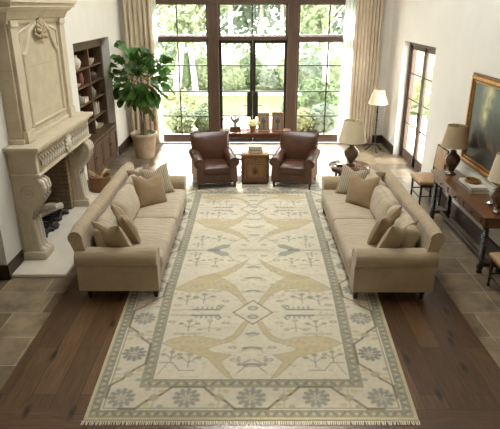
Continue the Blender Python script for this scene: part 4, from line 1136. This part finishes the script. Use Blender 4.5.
lg += [(.036, .63), (.036, .66), (0, .66)]
for xx in (X0 + .08, X1 - .08):
    for yy in (Y0 + .1, Y1 - .1): MB().lathe([(a * lgs, b_) for a, b_ in lg], (xx, yy, 0), 14).build('leg', M['darkwood'], t, smooth=True)
MB().box(X0 + .08, X1 - .08, Y0 + .08, Y0 + .12, .09, .14).box(X0 + .08, X1 - .08, Y1 - .12, Y1 - .08, .09, .14).box(3.065, 3.105, Y0 + .1, Y1 - .1, .095, .135).build('stretcher', M['darkwood'], t, bevel=.006)
urn2 = [(0, 0), (.08, 0), (.085, .015), (.05, .035), (.04, .06), (.07, .11), (.105, .18), (.115, .24), (.1, .29), (.055, .33), (.04, .355), (.05, .37), (.02, .385)]
table_lamp((3.1, 7.86, .801), urn2, .195, .135, 1.235, 1.56, M['urnbrown'], M['shadetan'], 'brown glazed lamp with parchment shade at the console end by the far chair')
table_lamp((3.12, 6.22, .801), urn2, .185, .13, 1.22, 1.545, M['urnbrown'], M['shade'], 'cream-shaded lamp at the near end of the walnut console, cut by the photo edge')
flat_book(3.04, 3.3, 6.9, 7.5, .801, .045, M['bookgrey'], 'large grey book at the bottom of the stack on the walnut console', 'books on the walnut console', .0)
flat_book(3.05, 3.28, 6.93, 7.4, .847, .04, M['bookwhite'], 'cream book on top of the stack on the walnut console', 'books on the walnut console', .0)
t = thing('decorative_bowl', 'woven dark brass wreath bowl on the books on the walnut console', 'bowl', (3.17, 7.2, .888))
c = MB()
for q in range(3):
    c.tube([(3.17 + (.09 + .012 * math.cos(5 * a + q * 2.1)) * math.cos(a), 7.2 + (.12 + .012 * math.cos(5 * a + q * 2.1)) * math.sin(a), .906 + .012 * math.sin(5 * a + q * 2.1)) for a in [2 * PI * k / 60 for k in range(61)]], .009, 6)
c.lathe([(0, 0), (.05, 0), (.075, .01), (.06, .012), (0, .006)], (3.17, 7.2, .888), 20)
c.build('wreath', M['brassd'], t, smooth=True)
t = thing('silver_dish', 'small silver lidded dish near the front end of the walnut console', 'dish', (3.13, 6.48, .801))
MB().lathe([(0, 0), (.03, 0), (.045, .02), (.05, .035), (0, .035)], (3.13, 6.48, .801), 20).build('body', M['silver'], t, smooth=True)
MB().lathe([(.052, .036), (.04, .05), (.012, .06), (.01, .07), (0, .075)], (3.13, 6.48, .801), 20).build('lid', M['silver'], t, smooth=True)

# ------------------------------------------------------------------ painting
def painting():
    y0, y1, z0, z1 = 6.15, 8.07, .97, 2.31
    t = thing('framed_painting', 'large dark landscape painting in a gilt frame on the right wall', 'painting', (XR, 7.1, z0))
    def ring(a, b_, x0, x1):
        m = MB(); m.box(x0, x1, y0 + a, y1 - a, z0 + a, z0 + b_).box(x0, x1, y0 + a, y1 - a, z1 - b_, z1 - a).box(x0, x1, y0 + a, y0 + b_, z0 + b_, z1 - b_).box(x0, x1, y1 - b_, y1 - a, z0 + b_, z1 - b_); return m
    ring(0, .035, XR - .035, XR - .002).build('frame_outer_edge', M['golddark'], t, bevel=.008)
    ring(.03, .085, XR - .06, XR - .003).build('frame', M['gold'], t, bevel=.014)
    ring(.085, .1, XR - .035, XR - .003).build('inner_fillet', M['golddark'], t, bevel=.003)
    ring(.1, .125, XR - .045, XR - .003).build('inner_frame', M['gold'], t, bevel=.008)
    n, k = 150, 105; a = .12
    V = []; Cc = []
    for i in range(n + 1):
        for j in range(k + 1):
            u = i / n; v = j / k   # u: 0 far .. 1 near, v up
            V.append((XR - .02, y1 - a - (y1 - y0 - 2 * a) * u, z0 + a + (z1 - z0 - 2 * a) * v))
            w = noise.fractal(Vector((u * 5, v * 4, 1)), 1, 2, 4); w2 = noise.fractal(Vector((u * 14, v * 9, 5)), 1, 2, 3)
            c = np.array((78, 80, 72.)) * (1 - v) * .55 + np.array((104, 112, 108.)) * v
            c = c + w * 22
            glow = min(1, 1.3 * math.exp(-((u - .3 - .06 * w) / .085) ** 2) * min(1, max(0, (v - .36) * 4)) * (.7 + .5 * w2)); glow = max(0, glow)
            c = c * (1 - glow) + np.array((206, 200, 140.)) * glow
            if v < .4:
                fg = math.exp(-((v - .28) / .1) ** 2) * max(0, math.sin(u * 30 + w * 4)) * .8; c = c * (1 - fg) + np.array((168, 118, 80.)) * fg
                c = c * (.55 + v)
            tr = math.exp(-((u - .75 + .1 * w) / .14) ** 2) * .75; c = c * (1 - tr) + np.array((48, 46, 34.)) * tr
            Cc.append(lin(tuple(np.clip(c, 8, 240))) + (1,))
    F = [(i * (k + 1) + j, i * (k + 1) + j + 1, (i + 1) * (k + 1) + j + 1, (i + 1) * (k + 1) + j) for i in range(n) for j in range(k)]
    o = (XR, 7.1, z0)
    me = bpy.data.meshes.new('canvas'); me.from_pydata([(v[0] - o[0], v[1] - o[1], v[2] - o[2]) for v in V], [], F)
    at = me.color_attributes.new('Col', 'FLOAT_COLOR', 'POINT'); at.data.foreach_set('color', np.array(Cc, dtype=np.float32).ravel())
    me.materials.append(M['canvas']); ob = bpy.data.objects.new('canvas', me); col.objects.link(ob); ob.parent = t
    sd = ob.modifiers.new('solid', 'SOLIDIFY'); sd.thickness = .01; sd.offset = 0
painting()

# ------------------------------------------------------------------ side chairs by the right wall
def make_chair():
    t = thing('side_chair', 'x', 'chair', group='tan upholstered side chairs', local=True)   # faces -x, back at +x
    MB().cushion((-.02, 0, .415), (.2, .29, .035), .03, (0, 0, .02), wob=.004).build('seat', M['seat'], t, smooth=True, auto=False)
    MB().box(-.19, .19, -.27, .27, .34, .385).build('seat_frame', M['darkwood'], t, bevel=.006)
    lp = [(0, 0), (.014, 0), (.02, .02), (.015, .05), (.02, .1), (.015, .13), (.022, .25), (.016, .28), (.024, .33), (.024, .38), (0, .38)]
    for x in (-.17, .17):
        for y_ in (-.25, .25): MB().lathe(lp, (x, y_, 0), 10).build('leg', M['darkwood'], t, smooth=True)
    MB().tube([(-.17, -.25, .14), (-.17, .25, .14)], .011, 8).tube([(.17, -.25, .14), (.17, .25, .14)], .011, 8).tube([(-.17, -.25, .17), (.17, -.25, .17)], .011, 8).tube([(-.17, .25, .17), (.17, .25, .17)], .011, 8).build('stretcher', M['darkwood'], t, smooth=True)
    bf = MB()
    for y_ in (-.25, .25): bf.tube([(.17, y_, .36), (.18, y_, .6), (.21, y_, .96)], [.018, .016, .014], 8)
    bf.tube([(.21, -.25, .96), (.21, .25, .96)], .015, 8).tube([(.18, -.25, .55), (.18, .25, .55)], .012, 8).build('back_frame', M['darkwood'], t, smooth=True)
    MB().cushion((.195, 0, .755), (.02, .235, .19), .018, (.012, 0, 0), R=roty(.07), wob=.002).build('backrest', M['seat'], t, smooth=True, auto=False)
    return t
ch = make_chair(); place(ch, (3.1, 8.86, 0), 0); ch['label'] = 'tan upholstered side chair with dark turned legs beyond the console'
dup(ch, (3.11, 5.53, 0), 0, 'tan upholstered side chair at the near end of the console, at the photo edge')

# ------------------------------------------------------------------ garden
struct('patio', MB().box(-14, 14, YB + .3, 16.9, -.12, -.02).box(W1, 14, 6, YB + .3, -.12, -.02), M['patio'])
struct('lawn', MB().box(-16, 16, 16.9, 24, -.14, -.03), M['lawn'])
struct('garden_ground', MB().box(-40, 50, 24, 60, -.2, -.05).box(14, 50, 0, 24, -.2, -.05).box(-40, -14, 13.5, 24, -.2, -.05), M['leafA'] if False else M['gardenwall'])
struct('garden_path', MB().box(-14, 14, 21.1, 22.0, -.1, -.015), M['patio'])
r_ = random.Random(21)
def shrub(x, y_, r, h, m, label, n=1100, leaf=.07):
    mb = MB(); rr = random.Random(int(x * 100) + int(y_ * 10))
    for k in range(3):
        ox, oy = rr.uniform(-.3, .3) * r, rr.uniform(-.3, .3) * r
        leaves(mb, (x + ox, y_ + oy, h * .5), (r * .8, r * .8, h * .52), n // 3, leaf, rr, .55)
    mb.cushion((x, y_, h * .42), (r * .62, r * .62, h * .4), r * .5, wob=.12, seed=k)
    o = mb.build('shrub', m); return tag(o, label, 'shrub', 'garden shrubs')
def tree(x, y_, h, cr, m, label, n=1800, leaf=.16, tr=.13, leanx=0, tm=None, zc=.62):
    t = thing('tree', label, 'tree', (x, y_, -.05), 'trees beyond the lawn'); rr = random.Random(int(x * 77) + int(y_ * 13))
    tk = MB(); top = Vector((x + leanx, y_, h * .75))
    tk.tube([(x, y_, -.05), (x + leanx * .35, y_, h * .3), (x + leanx * .7, y_, h * .52), top], [tr, tr * .8, tr * .6, tr * .3], 8)
    for k in range(6):
        a = k * 1.1; b0 = Vector((x + leanx * .5, y_, h * (.35 + .06 * k))); tk.tube([b0, b0 + Vector((cr * .5 * math.cos(a), cr * .5 * math.sin(a), h * .16))], [tr * .4, tr * .15], 6)
    tk.build('trunk', tm or M['trunkw'], t, smooth=True)
    f = MB()
    for k in range(7):
        a = rr.random() * 6.28; q = rr.uniform(.1, .7) * cr
        leaves(f, (x + leanx + q * math.cos(a), y_ + q * math.sin(a), h * zc + rr.uniform(-.22, .3) * h), (cr * .55, cr * .55, h * .17), n // 7, leaf, rr, .15)
    f.build('foliage', m, t)
    return t
A, B, C_, D = M['leafA'], M['leafB'], M['leafC'], M['leafD']
for a in (
    (-1.95, 14.5, .55, .75, A, 'pale round shrub just outside the left window panes'),
    (-1.25, 14.7, .5, .62, B, 'green low shrub outside the left panes, near the post'),
    (-2.2, 15.9, .75, 1.0, D, 'yellow-green shrub behind the near shrubs, left window'),
    (-1.15, 16.3, .45, .55, A, 'small pale shrub at the patio edge seen in the left window'),
    (1.45, 14.7, .45, .6, D, 'yellow-green low shrub outside the right window, near the post'),
    (2.0, 14.6, .55, .75, C_, 'grey-green shrub outside the right window by the curtain'),
    (2.0, 16.0, .7, 1.35, B, 'tall loose green shrub in the middle of the right window'),
    (1.3, 16.4, .4, .55, B, 'small green shrub at the lawn edge seen in the right window'),
    (-.75, 22.6, .75, 1.15, A, 'pale clipped shrub beyond the lawn behind the left door'),
    (.0, 23.4, .8, 1.5, B, 'green dome shrub beyond the lawn behind the left door'),
    (.75, 22.7, .55, .9, C_, 'small grey-green shrub beyond the lawn at the middle of the doors'),
    (1.6, 22.9, .8, 1.35, A, 'pale bushy shrub beyond the lawn behind the right door'),
    (2.5, 23.0, .9, 1.5, C_, 'grey-green shrub beyond the lawn behind the right post'),
    (-1.9, 22.8, .9, 1.5, A, 'broad pale shrub beyond the lawn behind the left post'),
    (-2.9, 22.3, .8, 1.9, B, 'upright green shrub beyond the lawn in the left window'),
    (3.8, 22.6, 1.0, 1.6, A, 'pale shrub beyond the lawn in the right window'),
    (5.6, 15.2, .8, 1.3, B, 'green shrub on the terrace outside the side door'),
    (6.6, 17.0, 1.1, 2.0, A, 'large pale shrub behind the terrace outside the side door'),
    (5.0, 17.6, .9, 1.5, D, 'yellow-green shrub farther out beyond the side door'),
): shrub(*a)
for a in (
    (-4.6, 25.5, 7.5, 2.3, A, 'pale leafy tree at the far left of the garden'),
    (-2.6, 27.5, 8.0, 2.2, D, 'yellow-green tree behind the left window'),
    (-.9, 26.0, 7.5, 1.7, C_, 'slim grey-green tree behind the left garden door'),
    (.6, 29.0, 9.0, 2.6, A, 'tall pale tree in the middle of the garden backdrop'),
    (1.5, 26.2, 7.2, 1.6, B, 'slim green tree behind the right garden door'),
    (2.3, 28.0, 8.0, 2.0, C_, 'grey-green tree behind the right post'),
    (3.4, 26.0, 7.0, 2.2, B, 'dense green tree in the right window'),
    (5.4, 27.5, 8.0, 2.6, A, 'pale spreading tree at the right edge of the garden'),
    (-7.2, 28.0, 8.5, 2.8, B, 'green tree far beyond the left curtain'),
    (8.0, 25.0, 7.5, 2.8, D, 'yellow-green tree beyond the terrace, right of the garden'),
    (9.2, 20.5, 7.0, 2.6, A, 'pale tree beyond the side door terrace'),
    (11.5, 24.0, 8.5, 3.0, B, 'dense green tree farthest out beyond the side door'),
    (7.6, 19.0, 5.5, 1.9, B, 'small green tree nearest the side door terrace'),
): tree(*a)
tree(-2.95, 21.5, 6.5, 1.8, A, 'white-barked leaning tree in the left window', leanx=.9, tr=.16)
tree(-2.2, 21.9, 6.5, 1.5, D, 'white-barked tree leaning left in the left window', leanx=-.5, tr=.12)
tree(3.0, 21.0, 6.5, 1.6, A, 'white-barked slim tree in the right window', leanx=-.45, tr=.14)
# distant hedge mass behind everything
hb = MB(); rr = random.Random(77)
for k in range(30): leaves(hb, (-17 + k * 1.7, 33 + rr.uniform(-1, 1), 3.4 + rr.uniform(0, 1.6)), (1.8, 1.2, 4.2), 700, .3, rr, .3)
o = hb.build('hedge', M['leafC']); tag(o, 'continuous pale hedge closing the far side of the garden', 'hedge')

# ------------------------------------------------------------------ light
w = bpy.data.worlds.new('sky'); sc.world = w; w.use_nodes = True
nt = w.node_tree; bg = nt.nodes['Background']
tc = nt.nodes.new('ShaderNodeTexCoord'); sp = nt.nodes.new('ShaderNodeSeparateXYZ'); nt.links.new(tc.outputs['Generated'], sp.inputs[0])
cr = ramp(nt, sp.outputs['Z'], [(0.0, (1.0, .97, .9)), (0.6, (.95, .97, 1.0))])
nt.links.new(cr, bg.inputs['Color']); bg.inputs['Strength'].default_value = 9.0
sun = bpy.data.lights.new('sun', 'SUN'); sun.energy = 13; sun.angle = math.radians(8); sun.color = (1, .94, .84)
so = bpy.data.objects.new('sun', sun); col.objects.link(so)
so.rotation_euler = Vector((.06, -1.0, -.84)).to_track_quat('-Z', 'Y').to_euler()
def portal(loc, sx, sy, d):
    l = bpy.data.lights.new('portal', 'AREA'); l.shape = 'RECTANGLE'; l.size = sx; l.size_y = sy; l.cycles.is_portal = True
    o = bpy.data.objects.new('portal', l); col.objects.link(o); o.location = loc; o.rotation_euler = Vector(d).to_track_quat('-Z', 'Y').to_euler()
portal((.07, YB + .35, 1.66), 4.9, 3.3, (0, -1, 0))
portal((.05, 7.9, ZC + .25), 1.6, 5.9, (0, 0, -1))
portal((W1 + .03, 11.0, 1.27), 2.1, 2.5, (-1, 0, 0))

# ------------------------------------------------------------------ camera
cam = bpy.data.cameras.new('camera'); cam.sensor_width = 36; cam.lens = 36 * 530 / 500; cam.clip_end = 200
co = bpy.data.objects.new('camera', cam); col.objects.link(co)
co.location = (0, 0, 3.2); co.rotation_euler = (PI / 2 - math.atan(207 / 530), 0, 0)
sc.camera = co
vs_ = sc.view_settings; vs_.view_transform = 'Standard'; vs_.look = 'None'; vs_.gamma = 1; vs_.exposure = 0.95; vs_.use_curve_mapping = False
